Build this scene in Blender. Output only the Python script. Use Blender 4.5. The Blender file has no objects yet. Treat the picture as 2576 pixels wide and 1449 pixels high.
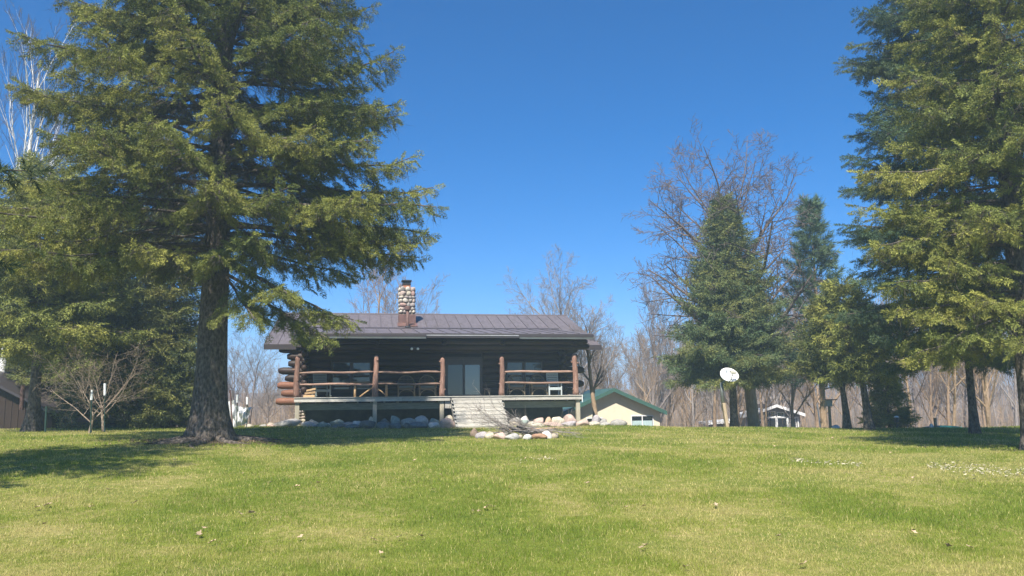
import bpy, bmesh, math, random
import numpy as np
from math import sin, cos, pi, radians, sqrt
from mathutils import Vector, Matrix, Euler

SC = bpy.context.scene
COL = SC.collection
# ------------------------------------------------------------------ camera
F = 2020.0; PITCH = radians(8.04); ROLL = radians(-0.6)
cam_d = bpy.data.cameras.new('camera'); cam = bpy.data.objects.new('camera', cam_d); COL.objects.link(cam)
cam_d.sensor_width = 36.0; cam_d.lens = 36.0 * F / 2576.0; cam_d.clip_end = 3000; cam_d.clip_start = 0.05
RM = Matrix.Rotation(pi/2 + PITCH, 4, 'X') @ Matrix.Rotation(ROLL, 4, 'Z')
cam.matrix_world = RM
SC.camera = cam
# ------------------------------------------------------------------ sky, sun, exposure
LDIR = Vector((0.21, 0.75, -1.0)).normalized()          # the way the sunlight travels
sun_el = math.asin(-LDIR.z)
world = bpy.data.worlds.new('World'); SC.world = world; world.use_nodes = True
wn = world.node_tree.nodes; wl = world.node_tree.links
sky = wn.new('ShaderNodeTexSky'); sky.sky_type = 'NISHITA'; sky.sun_disc = False
sky.sun_elevation = sun_el
sky.sun_rotation = math.atan2(-LDIR.x, -LDIR.y)         # measured clockwise from +Y
sky.altitude = 3000; sky.air_density = 1.0; sky.dust_density = 0.0; sky.ozone_density = 6.0
bg = wn['Background']; bg.inputs['Strength'].default_value = 0.088
hs = wn.new('ShaderNodeHueSaturation'); hs.inputs['Saturation'].default_value = 1.32   # a deep blue spring sky
wl.new(sky.outputs[0], hs.inputs['Color']); wl.new(hs.outputs[0], bg.inputs[0])
sl = bpy.data.lights.new('sun', 'SUN'); sl.energy = 5.0; sl.angle = radians(0.53); sl.color = (1.0, 0.95, 0.86)
so = bpy.data.objects.new('sun', sl); COL.objects.link(so)
so.rotation_euler = LDIR.to_track_quat('-Z', 'Y').to_euler(); so.location = (-8, -28, 40)
SC.view_settings.view_transform = 'Standard'; SC.view_settings.look = 'None'
SC.view_settings.exposure = 1.0; SC.view_settings.gamma = 1.0
try: SC.view_settings.use_curve_mapping = False
except Exception: pass
SC.render.engine = 'CYCLES'
SC.cycles.max_bounces = 8; SC.cycles.transparent_max_bounces = 8
SC.cycles.volume_step_rate = 4; SC.cycles.volume_bounces = 1

# ------------------------------------------------------------------ helpers
def at(px, py, Y):
    """world point seen at a pixel of the 2576 px wide picture, at forward distance Y"""
    d = RM.to_3x3() @ Vector(((px - 1288) / F, -(py - 724.5) / F, -1.0))
    return d * (Y / d.y)

def sm(a, b, x):
    t = np.clip((x - a) / (b - a), 0, 1); return t * t * (3 - 2 * t)

YK = np.array([-80, -20, 0, 7, 12, 18, 24, 30, 37, 44, 55, 70, 120, 170, 230, 400, 1200], float)
ZK = np.array([-2.6, -1.8, -1.66, -1.60, -1.42, -1.24, -1.12, -1.09, -1.13, -1.5, -2.6, -3.3, -4.5, -4.6, -1.5, 5.5, 6.0], float)
def gz(x, y):
    x = np.asarray(x, float); y = np.asarray(y, float)
    z = np.interp(y, YK, ZK)
    z = (z + np.interp(y - 1.5, YK, ZK) + np.interp(y + 1.5, YK, ZK)) / 3
    near = sm(10, 24, y)
    z = z + 0.15 * sm(-5, -10, x) * near * (1 - sm(38, 46, y))
    z = z - 0.13 * sm(5, 9, x) * near - 0.12 * sm(10, 18, x) * near
    z = z + 0.018 * np.sin(x * 0.9 + 1.3 * np.sin(y * 0.45)) * np.sin(y * 0.7 + 0.5)
    return z
def G(x, y): return float(gz(x, y))
def ground(px, Y):
    p = at(px, 1040, Y); return Vector((p.x, p.y, G(p.x, p.y)))

def tag(o, label=None, cat=None, group=None, kind=None):
    if label: o['label'] = label
    if cat: o['category'] = cat
    if group: o['group'] = group
    if kind: o['kind'] = kind
    return o
def empty(name, loc=(0, 0, 0), rz=0.0, parent=None):
    o = bpy.data.objects.new(name, None); COL.objects.link(o); o.location = loc; o.rotation_euler = (0, 0, rz)
    o.empty_display_size = 0.2; o.parent = parent
    return o
def link(name, me, mat=None, parent=None, loc=None, smooth=False):
    if mat is not None and len(me.materials) == 0: me.materials.append(mat)
    if smooth and len(me.polygons):
        me.polygons.foreach_set('use_smooth', np.ones(len(me.polygons), bool))
    o = bpy.data.objects.new(name, me); COL.objects.link(o); o.parent = parent
    if loc is not None: o.location = loc
    return o
def np_mesh(name, V, Fa, colors=None, attr='col'):
    """V (n,3), Fa (m,k) with one k"""
    me = bpy.data.meshes.new(name)
    V = np.ascontiguousarray(V, np.float32); Fa = np.ascontiguousarray(Fa, np.int32)
    n, (m, k) = len(V), Fa.shape
    me.vertices.add(n); me.vertices.foreach_set('co', V.ravel())
    me.loops.add(m * k); me.loops.foreach_set('vertex_index', Fa.ravel())
    me.polygons.add(m); me.polygons.foreach_set('loop_start', np.arange(0, m * k, k, dtype=np.int32))
    if colors is not None:
        a = me.attributes.new(attr, 'FLOAT_COLOR', 'POINT')
        c = np.ones((n, 4), np.float32); c[:, :3] = colors
        a.data.foreach_set('color', c.ravel())
    me.update(calc_edges=True)
    return me

class MB:
    def __init__(s): s.v = []; s.f = []
    def add(s, V, Fa):
        b = len(s.v); s.v += [tuple(p) for p in V]; s.f += [tuple(i + b for i in f) for f in Fa]; return s
    def box(s, x0, x1, y0, y1, z0, z1):
        return s.add([(x0,y0,z0),(x1,y0,z0),(x1,y1,z0),(x0,y1,z0),(x0,y0,z1),(x1,y0,z1),(x1,y1,z1),(x0,y1,z1)],
                     [(0,3,2,1),(4,5,6,7),(0,1,5,4),(1,2,6,5),(2,3,7,6),(3,0,4,7)])
    def obox(s, c, sx, sy, sz, rot):
        R = Euler(rot).to_matrix(); c = Vector(c); vs = []
        for dz in (-1, 1):
            for dx, dy in ((-1,-1),(1,-1),(1,1),(-1,1)):
                vs.append(c + R @ Vector((dx*sx/2, dy*sy/2, dz*sz/2)))
        return s.add(vs, [(0,3,2,1),(4,5,6,7),(0,1,5,4),(1,2,6,5),(2,3,7,6),(3,0,4,7)])
    def beam(s, a, b, w, h):
        a = Vector(a); b = Vector(b); d = (b - a)
        q = d.to_track_quat('X', 'Z').to_matrix(); c = (a + b) / 2; L = d.length; vs = []
        for dz in (-1, 1):
            for dx, dy in ((-1,-1),(1,-1),(1,1),(-1,1)):
                vs.append(c + q @ Vector((dx*L/2, dy*w/2, dz*h/2)))
        return s.add(vs, [(0,3,2,1),(4,5,6,7),(0,1,5,4),(1,2,6,5),(2,3,7,6),(3,0,4,7)])
    def tube(s, pts, rad, n=8, cap=True):
        pts = [Vector(p) for p in pts]; k = len(pts)
        if not hasattr(rad, '__len__'): rad = [rad] * k
        V = []; ref = None
        for i, p in enumerate(pts):
            t = (pts[min(i+1, k-1)] - pts[max(i-1, 0)]).normalized()
            if ref is None: ref = Vector((0,0,1)) if abs(t.z) < 0.9 else Vector((1,0,0))
            a = t.cross(ref).normalized(); b = a.cross(t).normalized(); ref = b
            for j in range(n):
                th = 2*pi*j/n; V.append(p + (a*cos(th) + b*sin(th)) * rad[i])
        Fa = [(i*n+j, i*n+(j+1)%n, (i+1)*n+(j+1)%n, (i+1)*n+j) for i in range(k-1) for j in range(n)]
        if cap: Fa += [tuple(range(n))[::-1], tuple((k-1)*n+j for j in range(n))]
        return s.add(V, Fa)
    def prism(s, poly, y0, y1):
        """polygon in x,z (counter-clockwise seen from -y) extruded along y"""
        n = len(poly)
        V = [(x, y0, z) for x, z in poly] + [(x, y1, z) for x, z in poly]
        Fa = [tuple(range(n)), tuple(range(2*n-1, n-1, -1))] + [(i, i+n, (i+1)%n+n, (i+1)%n) for i in range(n)]
        return s.add(V, Fa)
    def mesh(s, name):
        me = bpy.data.meshes.new(name); me.from_pydata(s.v, [], s.f); me.update(); return me
    def obj(s, name, mat, parent=None, loc=None, smooth=False, bevel=0):
        o = link(name, s.mesh(name), mat, parent, loc, smooth)
        if bevel:
            m = o.modifiers.new('bevel', 'BEVEL'); m.width = bevel; m.segments = 2; m.limit_method = 'ANGLE'
        return o

# ------------------------------------------------------------------ materials
def nmat(name):
    m = bpy.data.materials.new(name); m.use_nodes = True
    nt = m.node_tree; return m, nt, nt.nodes, nt.links, nt.nodes['Principled BSDF']
def mapping(N, L, scale, coord='Object'):
    tc = N.new('ShaderNodeTexCoord'); mp = N.new('ShaderNodeMapping'); mp.inputs['Scale'].default_value = scale
    L.new(tc.outputs[coord], mp.inputs[0]); return mp.outputs[0]
def ramp(N, L, src, stops):
    r = N.new('ShaderNodeValToRGB'); e = r.color_ramp.elements
    while len(e) < len(stops): e.new(0.5)
    for i, (p, c) in enumerate(stops): e[i].position = p; e[i].color = (*c, 1)
    L.new(src, r.inputs[0]); return r.outputs[0]
def noise(N, L, vec, scale, detail=6, rough=0.6, dist=0.0):
    n = N.new('ShaderNodeTexNoise'); n.inputs['Scale'].default_value = scale; n.inputs['Detail'].default_value = detail
    n.inputs['Roughness'].default_value = rough; n.inputs['Distortion'].default_value = dist
    if vec is not None: L.new(vec, n.inputs['Vector'])
    return n.outputs['Fac']
def mixc(N, L, fac, a, b, mode='MIX'):
    m = N.new('ShaderNodeMix'); m.data_type = 'RGBA'; m.blend_type = mode
    for i, v in ((0, fac), (6, a), (7, b)):
        if isinstance(v, (int, float)): m.inputs[i].default_value = v
        elif isinstance(v, tuple): m.inputs[i].default_value = (*v, 1)
        else: L.new(v, m.inputs[i])
    return m.outputs[2]
def bump(N, L, P, h, strength=0.4, dist=0.02):
    b = N.new('ShaderNodeBump'); b.inputs['Strength'].default_value = strength; b.inputs['Distance'].default_value = dist
    L.new(h, b.inputs['Height']); L.new(b.outputs[0], P.inputs['Normal'])
def wood_mat(name, stops, scale=(1, 12, 12), rough=0.75, bs=0.35, nscale=4.0, spec=0.3, per_obj=0.25, bd=0.008):
    m, nt, N, L, P = nmat(name)
    v = mapping(N, L, scale)
    oi = N.new('ShaderNodeObjectInfo')
    va = N.new('ShaderNodeVectorMath'); va.operation = 'ADD'
    sc = N.new('ShaderNodeMath'); sc.operation = 'MULTIPLY'; sc.inputs[1].default_value = 37.0
    L.new(oi.outputs['Random'], sc.inputs[0]); L.new(v, va.inputs[0]); L.new(sc.outputs[0], va.inputs[1])
    n = noise(N, L, va.outputs[0], nscale, 8, 0.65, 0.6)
    c = ramp(N, L, n, stops)
    mr = N.new('ShaderNodeMapRange'); mr.inputs[3].default_value = 1 - per_obj; mr.inputs[4].default_value = 1 + per_obj
    L.new(oi.outputs['Random'], mr.inputs[0])
    vm = N.new('ShaderNodeVectorMath'); vm.operation = 'SCALE'; L.new(c, vm.inputs[0]); L.new(mr.outputs[0], vm.inputs['Scale'])
    L.new(vm.outputs[0], P.inputs['Base Color']); P.inputs['Roughness'].default_value = rough
    P.inputs['Specular IOR Level'].default_value = spec
    bump(N, L, P, n, bs, bd)
    return m
M = {}
M['log'] = wood_mat('stained_log', [(0.3, (0.017, 0.010, 0.008)), (0.55, (0.036, 0.020, 0.015)), (0.75, (0.06, 0.034, 0.024))], (1.2, 9, 9), 0.55, 0.3)
M['logend_lit'] = wood_mat('sunlit_log_end_wood', [(0.25, (0.09, 0.04, 0.025)), (0.5, (0.19, 0.085, 0.052)), (0.8, (0.28, 0.14, 0.085))], (1.5, 8, 8), 0.6, 0.3, spec=0.2)
M['post'] = wood_mat('peeled_post_wood', [(0.25, (0.10, 0.055, 0.042)), (0.5, (0.24, 0.135, 0.100)), (0.78, (0.38, 0.25, 0.19))], (7, 7, 1.3), 0.65, 0.5, 3.0, 0.2)
M['rail'] = wood_mat('peeled_rail_wood', [(0.25, (0.14, 0.075, 0.055)), (0.5, (0.28, 0.175, 0.13)), (0.75, (0.43, 0.31, 0.24))], (1.0, 9, 9), 0.65, 0.5, 3.5, 0.2)
M['deck'] = wood_mat('weathered_deck_wood', [(0.28, (0.24, 0.215, 0.18)), (0.5, (0.47, 0.44, 0.385)), (0.75, (0.62, 0.585, 0.53))], (1.2, 22, 22), 0.85, 0.4, 3.0, 0.1, 0.12)
M['deckpost'] = wood_mat('weathered_post_wood', [(0.28, (0.24, 0.20, 0.14)), (0.5, (0.40, 0.355, 0.27)), (0.75, (0.52, 0.47, 0.38))], (18, 18, 1.0), 0.85, 0.4, 3.0, 0.1, 0.12)
M['treated'] = wood_mat('treated_beam_wood', [(0.28, (0.13, 0.135, 0.10)), (0.5, (0.24, 0.24, 0.185)), (0.75, (0.33, 0.33, 0.26))], (1.0, 14, 14), 0.85, 0.3, 2.0, 0.1, 0.1)
M['firewood'] = wood_mat('split_wood', [(0.3, (0.30, 0.17, 0.08)), (0.5, (0.48, 0.32, 0.17)), (0.8, (0.6, 0.44, 0.27))], (2, 12, 12), 0.8, 0.5)
M['darkwood'] = wood_mat('wicker_brown', [(0.3, (0.09, 0.07, 0.045)), (0.6, (0.16, 0.13, 0.085)), (0.8, (0.22, 0.18, 0.12))], (14, 14, 14), 0.6, 0.6, 6)
M['pole'] = wood_mat('old_pole_wood', [(0.3, (0.22, 0.16, 0.10)), (0.5, (0.42, 0.32, 0.21)), (0.8, (0.55, 0.44, 0.31))], (9, 9, 1), 0.85, 0.5)
M['brownshingle'] = wood_mat('brown_shingle', [(0.3, (0.020, 0.012, 0.009)), (0.55, (0.036, 0.022, 0.015)), (0.8, (0.055, 0.034, 0.024))], (6, 6, 6), 0.85, 0.4, 5)

def plain(name, c, rough=0.6, metal=0.0, var=0.12, nscale=3.0, bs=0.0, spec=0.5, scale=(1, 1, 1), per_obj=0.0):
    m, nt, N, L, P = nmat(name)
    v = mapping(N, L, scale)
    n = noise(N, L, v, nscale, 5, 0.6)
    lo = tuple(max(0, x * (1 - var * 2)) for x in c); hi = tuple(min(1, x * (1 + var * 2)) for x in c)
    col = ramp(N, L, n, [(0.25, lo), (0.5, c), (0.75, hi)])
    if per_obj:
        oi = N.new('ShaderNodeObjectInfo'); mr = N.new('ShaderNodeMapRange'); mr.inputs[3].default_value = 1 - per_obj; mr.inputs[4].default_value = 1 + per_obj
        L.new(oi.outputs['Random'], mr.inputs[0])
        vm = N.new('ShaderNodeVectorMath'); vm.operation = 'SCALE'; L.new(col, vm.inputs[0]); L.new(mr.outputs[0], vm.inputs['Scale']); col = vm.outputs[0]
    L.new(col, P.inputs['Base Color']); P.inputs['Roughness'].default_value = rough; P.inputs['Metallic'].default_value = metal
    P.inputs['Specular IOR Level'].default_value = spec
    if bs: bump(N, L, P, n, bs, 0.01)
    return m
M['roof'] = plain('mauve_metal_roof', (0.128, 0.108, 0.114), 0.6, 0.0, 0.05, 1.2, 0.0, 0.5, per_obj=0.05)
M['trim'] = plain('dark_brown_trim', (0.045, 0.036, 0.038), 0.45, 0, 0.05)
M['gutter'] = plain('grey_gutter_metal', (0.11, 0.12, 0.115), 0.4, 0.2, 0.1)
M['strip'] = plain('pale_edge_metal', (0.32, 0.32, 0.33), 0.4, 0.1, 0.1)
M['rust'] = plain('brown_flashing_metal', (0.155, 0.085, 0.07), 0.45, 0.1, 0.15, 4, per_obj=0.08)
M['soot'] = plain('black_cap_metal', (0.03, 0.03, 0.033), 0.5, 0.3, 0.15, 8)
M['clay'] = plain('clay_flue', (0.42, 0.17, 0.09), 0.8, 0, 0.12, 6, 0.3)
M['mortar'] = plain('mortar', (0.14, 0.12, 0.10), 0.95, 0, 0.2, 20, 0.4)
M['found'] = plain('foundation_wall', (0.075, 0.085, 0.065), 0.9, 0, 0.2, 2.5, 0.3)
M['white'] = plain('white_paint', (0.74, 0.73, 0.71), 0.55, 0, 0.04, 3)
M['whitepl'] = plain('white_plastic', (0.78, 0.78, 0.76), 0.35, 0, 0.03, 4)
M['chairwhite'] = plain('grey_white_chair_paint', (0.42, 0.46, 0.46), 0.6, 0, 0.06, 5)
M['chaingrey'] = plain('green_grey_chair_paint', (0.16, 0.19, 0.18), 0.6, 0, 0.08, 5)
M['greentrim'] = plain('green_roof_edge', (0.042, 0.105, 0.080), 0.45, 0, 0.08, 4)
M['greenmetal'] = plain('dark_green_stake', (0.02, 0.05, 0.035), 0.5, 0.2, 0.1, 6)
M['grey'] = plain('galvanised_steel', (0.17, 0.18, 0.16), 0.45, 0.5, 0.12, 6)
M['rustpole'] = plain('rusty_steel', (0.13, 0.07, 0.055), 0.7, 0.1, 0.2, 12)
M['dishgrey'] = plain('dish_feed_plastic', (0.36, 0.34, 0.28), 0.5, 0, 0.06, 8)
M['ink'] = plain('dish_logo_print', (0.22, 0.27, 0.36), 0.5, 0, 0.06, 8)
M['curtain'] = plain('pale_curtain', (0.38, 0.50, 0.50), 0.9, 0, 0.1, 3, scale=(8, 8, 1))
M['interior'] = plain('dark_interior', (0.02, 0.02, 0.022), 0.9, 0, 0.1, 3)
M['teal'] = plain('teal_tarp', (0.02, 0.16, 0.13), 0.6, 0, 0.1, 3)
M['tarp'] = plain('white_tarp', (0.66, 0.66, 0.64), 0.6, 0, 0.06, 2, 0.1)
M['sheenblue'] = plain('pale_blue_shell', (0.45, 0.53, 0.60), 0.4, 0, 0.1, 3)
M['cord'] = plain('black_cable', (0.02, 0.02, 0.02), 0.6)
def stain_roof():
    m = M['roof']; nt = m.node_tree; N, L = nt.nodes, nt.links; P = N['Principled BSDF']; old = P.inputs['Base Color'].links[0].from_socket
    tc = N.new('ShaderNodeTexCoord'); mp = N.new('ShaderNodeMapping'); mp.inputs['Scale'].default_value = (2.2, .35, 1); oi = N.new('ShaderNodeObjectInfo')
    ad = N.new('ShaderNodeVectorMath'); ad.operation = 'ADD'; sc = N.new('ShaderNodeMath'); sc.operation = 'MULTIPLY'; sc.inputs[1].default_value = 53
    L.new(oi.outputs['Random'], sc.inputs[0]); L.new(tc.outputs['Object'], mp.inputs[0]); L.new(mp.outputs[0], ad.inputs[0]); L.new(sc.outputs[0], ad.inputs[1])
    n = noise(N, L, ad.outputs[0], 2.2, 7, .7, .4); f = ramp(N, L, n, [(.30, (.70, .69, .66)), (.5, (1, 1, 1)), (.72, (1.16, 1.14, 1.12))])
    L.new(mixc(N, L, 1.0, old, f, 'MULTIPLY'), P.inputs['Base Color']); r = ramp(N, L, n, [(.3, (.68,)*3), (.7, (.42,)*3)]); L.new(r, P.inputs['Roughness'])
stain_roof()
def siding(name, c, pitch=0.3):
    m, nt, N, L, P = nmat(name)
    v = mapping(N, L, (1, 1, 1)); n = noise(N, L, v, 3.0, 5)
    col = ramp(N, L, n, [(0.3, tuple(x*0.9 for x in c)), (0.7, c)])
    L.new(col, P.inputs['Base Color']); P.inputs['Roughness'].default_value = 0.8
    return m
M['beige'] = siding('beige_siding', (0.70, 0.62, 0.46))
M['taupe'] = siding('taupe_siding', (0.20, 0.17, 0.15))
def glass(name, tint, rough=0.02, spec=0.5):
    m, nt, N, L, P = nmat(name)
    P.inputs['Base Color'].default_value = (*tint, 1); P.inputs['Roughness'].default_value = rough
    P.inputs['Specular IOR Level'].default_value = spec; P.inputs['IOR'].default_value = 1.6
    n = noise(N, L, mapping(N, L, (1, 1, 1)), 0.8, 2); bump(N, L, P, n, 0.03, 0.02)
    return m
M['glass'] = glass('dark_window_glass', (0.012, 0.014, 0.017))
M['glassdoor'] = glass('door_glass', (0.012, 0.016, 0.022), 0.03)
M['glass'].node_tree.nodes['Principled BSDF'].inputs['IOR'].default_value = 1.6
M['glassdoor'].node_tree.nodes['Principled BSDF'].inputs['IOR'].default_value = 1.95

def bark(name, stops, sc=(9, 9, 1.6), bs=0.9, bd=0.04, rough=0.95):
    m, nt, N, L, P = nmat(name)
    v = mapping(N, L, sc)
    n = noise(N, L, v, 1.6, 9, 0.7, 0.8)
    vo = N.new('ShaderNodeTexVoronoi'); vo.inputs['Scale'].default_value = 1.8; L.new(v, vo.inputs['Vector'])
    mm = N.new('ShaderNodeMath'); mm.operation = 'MULTIPLY_ADD'; mm.inputs[1].default_value = 0.35
    L.new(vo.outputs['Distance'], mm.inputs[0]); L.new(n, mm.inputs[2])
    c = ramp(N, L, mm.outputs[0], stops)
    L.new(c, P.inputs['Base Color']); P.inputs['Roughness'].default_value = rough; P.inputs['Specular IOR Level'].default_value = 0.15
    bump(N, L, P, mm.outputs[0], bs, bd)
    return m
M['sprucebark'] = bark('spruce_bark', [(0.42, (0.030, 0.024, 0.020)), (0.62, (0.075, 0.062, 0.052)), (0.92, (0.24, 0.20, 0.165))], (8, 8, 4.0), 1.0, 0.06)
M['twig'] = bark('conifer_twig_bark', [(0.3, (0.045, 0.035, 0.028)), (0.6, (0.095, 0.078, 0.062)), (0.9, (0.17, 0.145, 0.12))], (6, 6, 6))
M['deciduous'] = bark('grey_brown_bark', [(0.3, (0.10, 0.080, 0.070)), (0.6, (0.20, 0.165, 0.145)), (0.9, (0.32, 0.27, 0.24))], (8, 8, 1.5))
M['oakbark'] = bark('oak_limb_bark', [(0.3, (0.07, 0.052, 0.048)), (0.6, (0.14, 0.11, 0.10)), (0.9, (0.23, 0.19, 0.17))], (8, 8, 1.5))
M['paletwig'] = bark('pale_grey_bark', [(0.3, (0.15, 0.125, 0.11)), (0.6, (0.25, 0.215, 0.195)), (0.9, (0.36, 0.32, 0.29))], (6, 6, 2))
M['tanbark'] = bark('tan_bark', [(0.3, (0.16, 0.105, 0.065)), (0.6, (0.30, 0.21, 0.135)), (0.9, (0.42, 0.31, 0.21))], (6, 6, 1.5))
M['birch'] = bark('white_birch_bark', [(0.28, (0.08, 0.07, 0.065)), (0.42, (0.62, 0.60, 0.57)), (0.9, (0.80, 0.78, 0.75))], (3, 3, 9), 0.3, 0.01)
M['crab'] = bark('crabapple_bark', [(0.3, (0.13, 0.095, 0.07)), (0.6, (0.27, 0.205, 0.15)), (0.9, (0.42, 0.34, 0.26))], (9, 9, 3))

def leafmat(name, trans=0.25, rough=0.7, attr=True):
    m, nt, N, L, P = nmat(name)
    a = N.new('ShaderNodeAttribute'); a.attribute_name = 'col'
    P.inputs['Roughness'].default_value = rough; P.inputs['Specular IOR Level'].default_value = 0.25
    L.new(a.outputs['Color'], P.inputs['Base Color'])
    tr = N.new('ShaderNodeBsdfTranslucent'); L.new(a.outputs['Color'], tr.inputs['Color'])
    mx = N.new('ShaderNodeMixShader'); mx.inputs[0].default_value = trans
    L.new(P.outputs[0], mx.inputs[1]); L.new(tr.outputs[0], mx.inputs[2])
    L.new(mx.outputs[0], N['Material Output'].inputs['Surface'])
    return m
M['needles'] = leafmat('conifer_needles', 0.18)
_nt = M['needles'].node_tree; _a = [n for n in _nt.nodes if n.type == 'ATTRIBUTE'][0]; _a.attribute_type = 'INSTANCER'
_t = _nt.nodes.new('ShaderNodeAttribute'); _t.attribute_name = 'tv'
_m = _nt.nodes.new('ShaderNodeVectorMath'); _m.operation = 'SCALE'; _tg = [l.to_socket for l in _a.outputs['Color'].links]
_nt.links.new(_a.outputs['Color'], _m.inputs[0]); _nt.links.new(_t.outputs['Fac'], _m.inputs['Scale'])
for _s in _tg: _nt.links.new(_m.outputs[0], _s)
M['blade'] = leafmat('grass_blade', 0.42, 0.6)
M['debris'] = leafmat('dry_debris', 0.15, 0.9)

def stone_mat():
    m, nt, N, L, P = nmat('boulder_stone')
    oi = N.new('ShaderNodeObjectInfo')
    v = mapping(N, L, (1, 1, 1))
    va = N.new('ShaderNodeVectorMath'); va.operation = 'ADD'; L.new(v, va.inputs[0])
    s_ = N.new('ShaderNodeMath'); s_.operation = 'MULTIPLY'; s_.inputs[1].default_value = 91.0
    L.new(oi.outputs['Random'], s_.inputs[0]); L.new(s_.outputs[0], va.inputs[1])
    n1 = noise(N, L, va.outputs[0], 5, 8, 0.65, 0.5); n2 = noise(N, L, va.outputs[0], 45, 3, 0.6)
    f1 = ramp(N, L, n1, [(0.3, (0.62,)*3), (0.55, (1.0,)*3), (0.75, (1.18, 1.14, 1.08))])
    f2 = ramp(N, L, n2, [(0.35, (0.72,)*3), (0.5, (1.0,)*3), (0.7, (1.12,)*3)])
    c = mixc(N, L, 1.0, oi.outputs['Color'], f1, 'MULTIPLY'); c = mixc(N, L, 1.0, c, f2, 'MULTIPLY')
    L.new(c, P.inputs['Base Color']); P.inputs['Roughness'].default_value = 0.85; P.inputs['Specular IOR Level'].default_value = 0.25
    bump(N, L, P, n1, 0.5, 0.03)
    return m
M['stone'] = stone_mat()

def patch_color(x, y):
    """grass colour from position (the lawn's own green and straw patches), numpy"""
    def vn(x, y, s, seed):
        r = np.random.RandomState(seed); g = r.rand(64, 64)
        u = x / s; v = y / s; iu = np.floor(u).astype(int); iv = np.floor(v).astype(int)
        fu = u - iu; fv = v - iv; fu = fu*fu*(3-2*fu); fv = fv*fv*(3-2*fv)
        a = g[iu % 64, iv % 64]; b = g[(iu+1) % 64, iv % 64]; c = g[iu % 64, (iv+1) % 64]; d = g[(iu+1) % 64, (iv+1) % 64]
        return (a*(1-fu) + b*fu)*(1-fv) + (c*(1-fu) + d*fu)*fv
    n = 0.40*vn(x, y, 2.3, 1) + 0.27*vn(x+9, y+5, 1.05, 2) + 0.2*vn(x, y, 0.42, 3) + 0.13*vn(x, y, 0.16, 4)
    return np.clip((n - 0.36) / 0.28, 0, 1)
GREEN = np.array([0.180, 0.250, 0.026]); LIME = np.array([0.290, 0.325, 0.048]); STRAW = np.array([0.56, 0.46, 0.20])

# ------------------------------------------------------------------ ground
def build_ground():
    xs = np.concatenate([-np.geomspace(900, 45, 18), np.arange(-42, 42.1, 0.7), np.geomspace(45, 900, 18)])
    ys = np.concatenate([[-80, -50, -30, -18, -10, -4, 0, 3], np.arange(4.5, 46, 0.5), np.geomspace(47, 1200, 34)])
    X, Y = np.meshgrid(xs, ys); Z = gz(X, Y)
    V = np.stack([X, Y, Z], -1).reshape(-1, 3); nx, ny = len(xs), len(ys)
    i = np.arange(nx-1)[None, :] + nx*np.arange(ny-1)[:, None]; i = i.ravel()
    Fa = np.stack([i, i+1, i+nx+1, i+nx], 1)
    me = np_mesh('lawn_ground', V, Fa)
    m, nt, N, L, P = nmat('lawn_soil_and_grass')
    tc = N.new('ShaderNodeTexCoord')
    n1 = noise(N, L, tc.outputs['Object'], 0.55, 6, 0.65); n2 = noise(N, L, tc.outputs['Object'], 6.0, 6, 0.7)
    n3 = noise(N, L, tc.outputs['Object'], 40.0, 3, 0.7)
    mm = N.new('ShaderNodeMath'); mm.operation = 'MULTIPLY_ADD'; mm.inputs[1].default_value = 0.6; L.new(n1, mm.inputs[0])
    m2 = N.new('ShaderNodeMath'); m2.operation = 'MULTIPLY'; m2.inputs[1].default_value = 0.4; L.new(n2, m2.inputs[0]); L.new(m2.outputs[0], mm.inputs[2])
    c = ramp(N, L, mm.outputs[0], [(0.38, (0.110, 0.150, 0.022)), (0.5, (0.180, 0.200, 0.036)), (0.60, (0.31, 0.27, 0.10))])
    c3 = ramp(N, L, n3, [(0.35, (0.55,)*3), (0.6, (1.1,)*3)])
    c = mixc(N, L, 1.0, c, c3, 'MULTIPLY')
    sx = N.new('ShaderNodeSeparateXYZ'); L.new(tc.outputs['Object'], sx.inputs[0])
    mr = N.new('ShaderNodeMapRange'); mr.inputs[1].default_value = 42; mr.inputs[2].default_value = 52; L.new(sx.outputs['Y'], mr.inputs[0])
    brown = ramp(N, L, n2, [(0.3, (0.10, 0.066, 0.036)), (0.7, (0.20, 0.14, 0.08))])
    c = mixc(N, L, mr.outputs[0], c, brown)
    L.new(c, P.inputs['Base Color']); P.inputs['Roughness'].default_value = 0.95; P.inputs['Specular IOR Level'].default_value = 0.1
    bump(N, L, P, n3, 0.6, 0.03)
    tag(link('ground', me, m, smooth=True), kind='structure')
build_ground()

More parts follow.
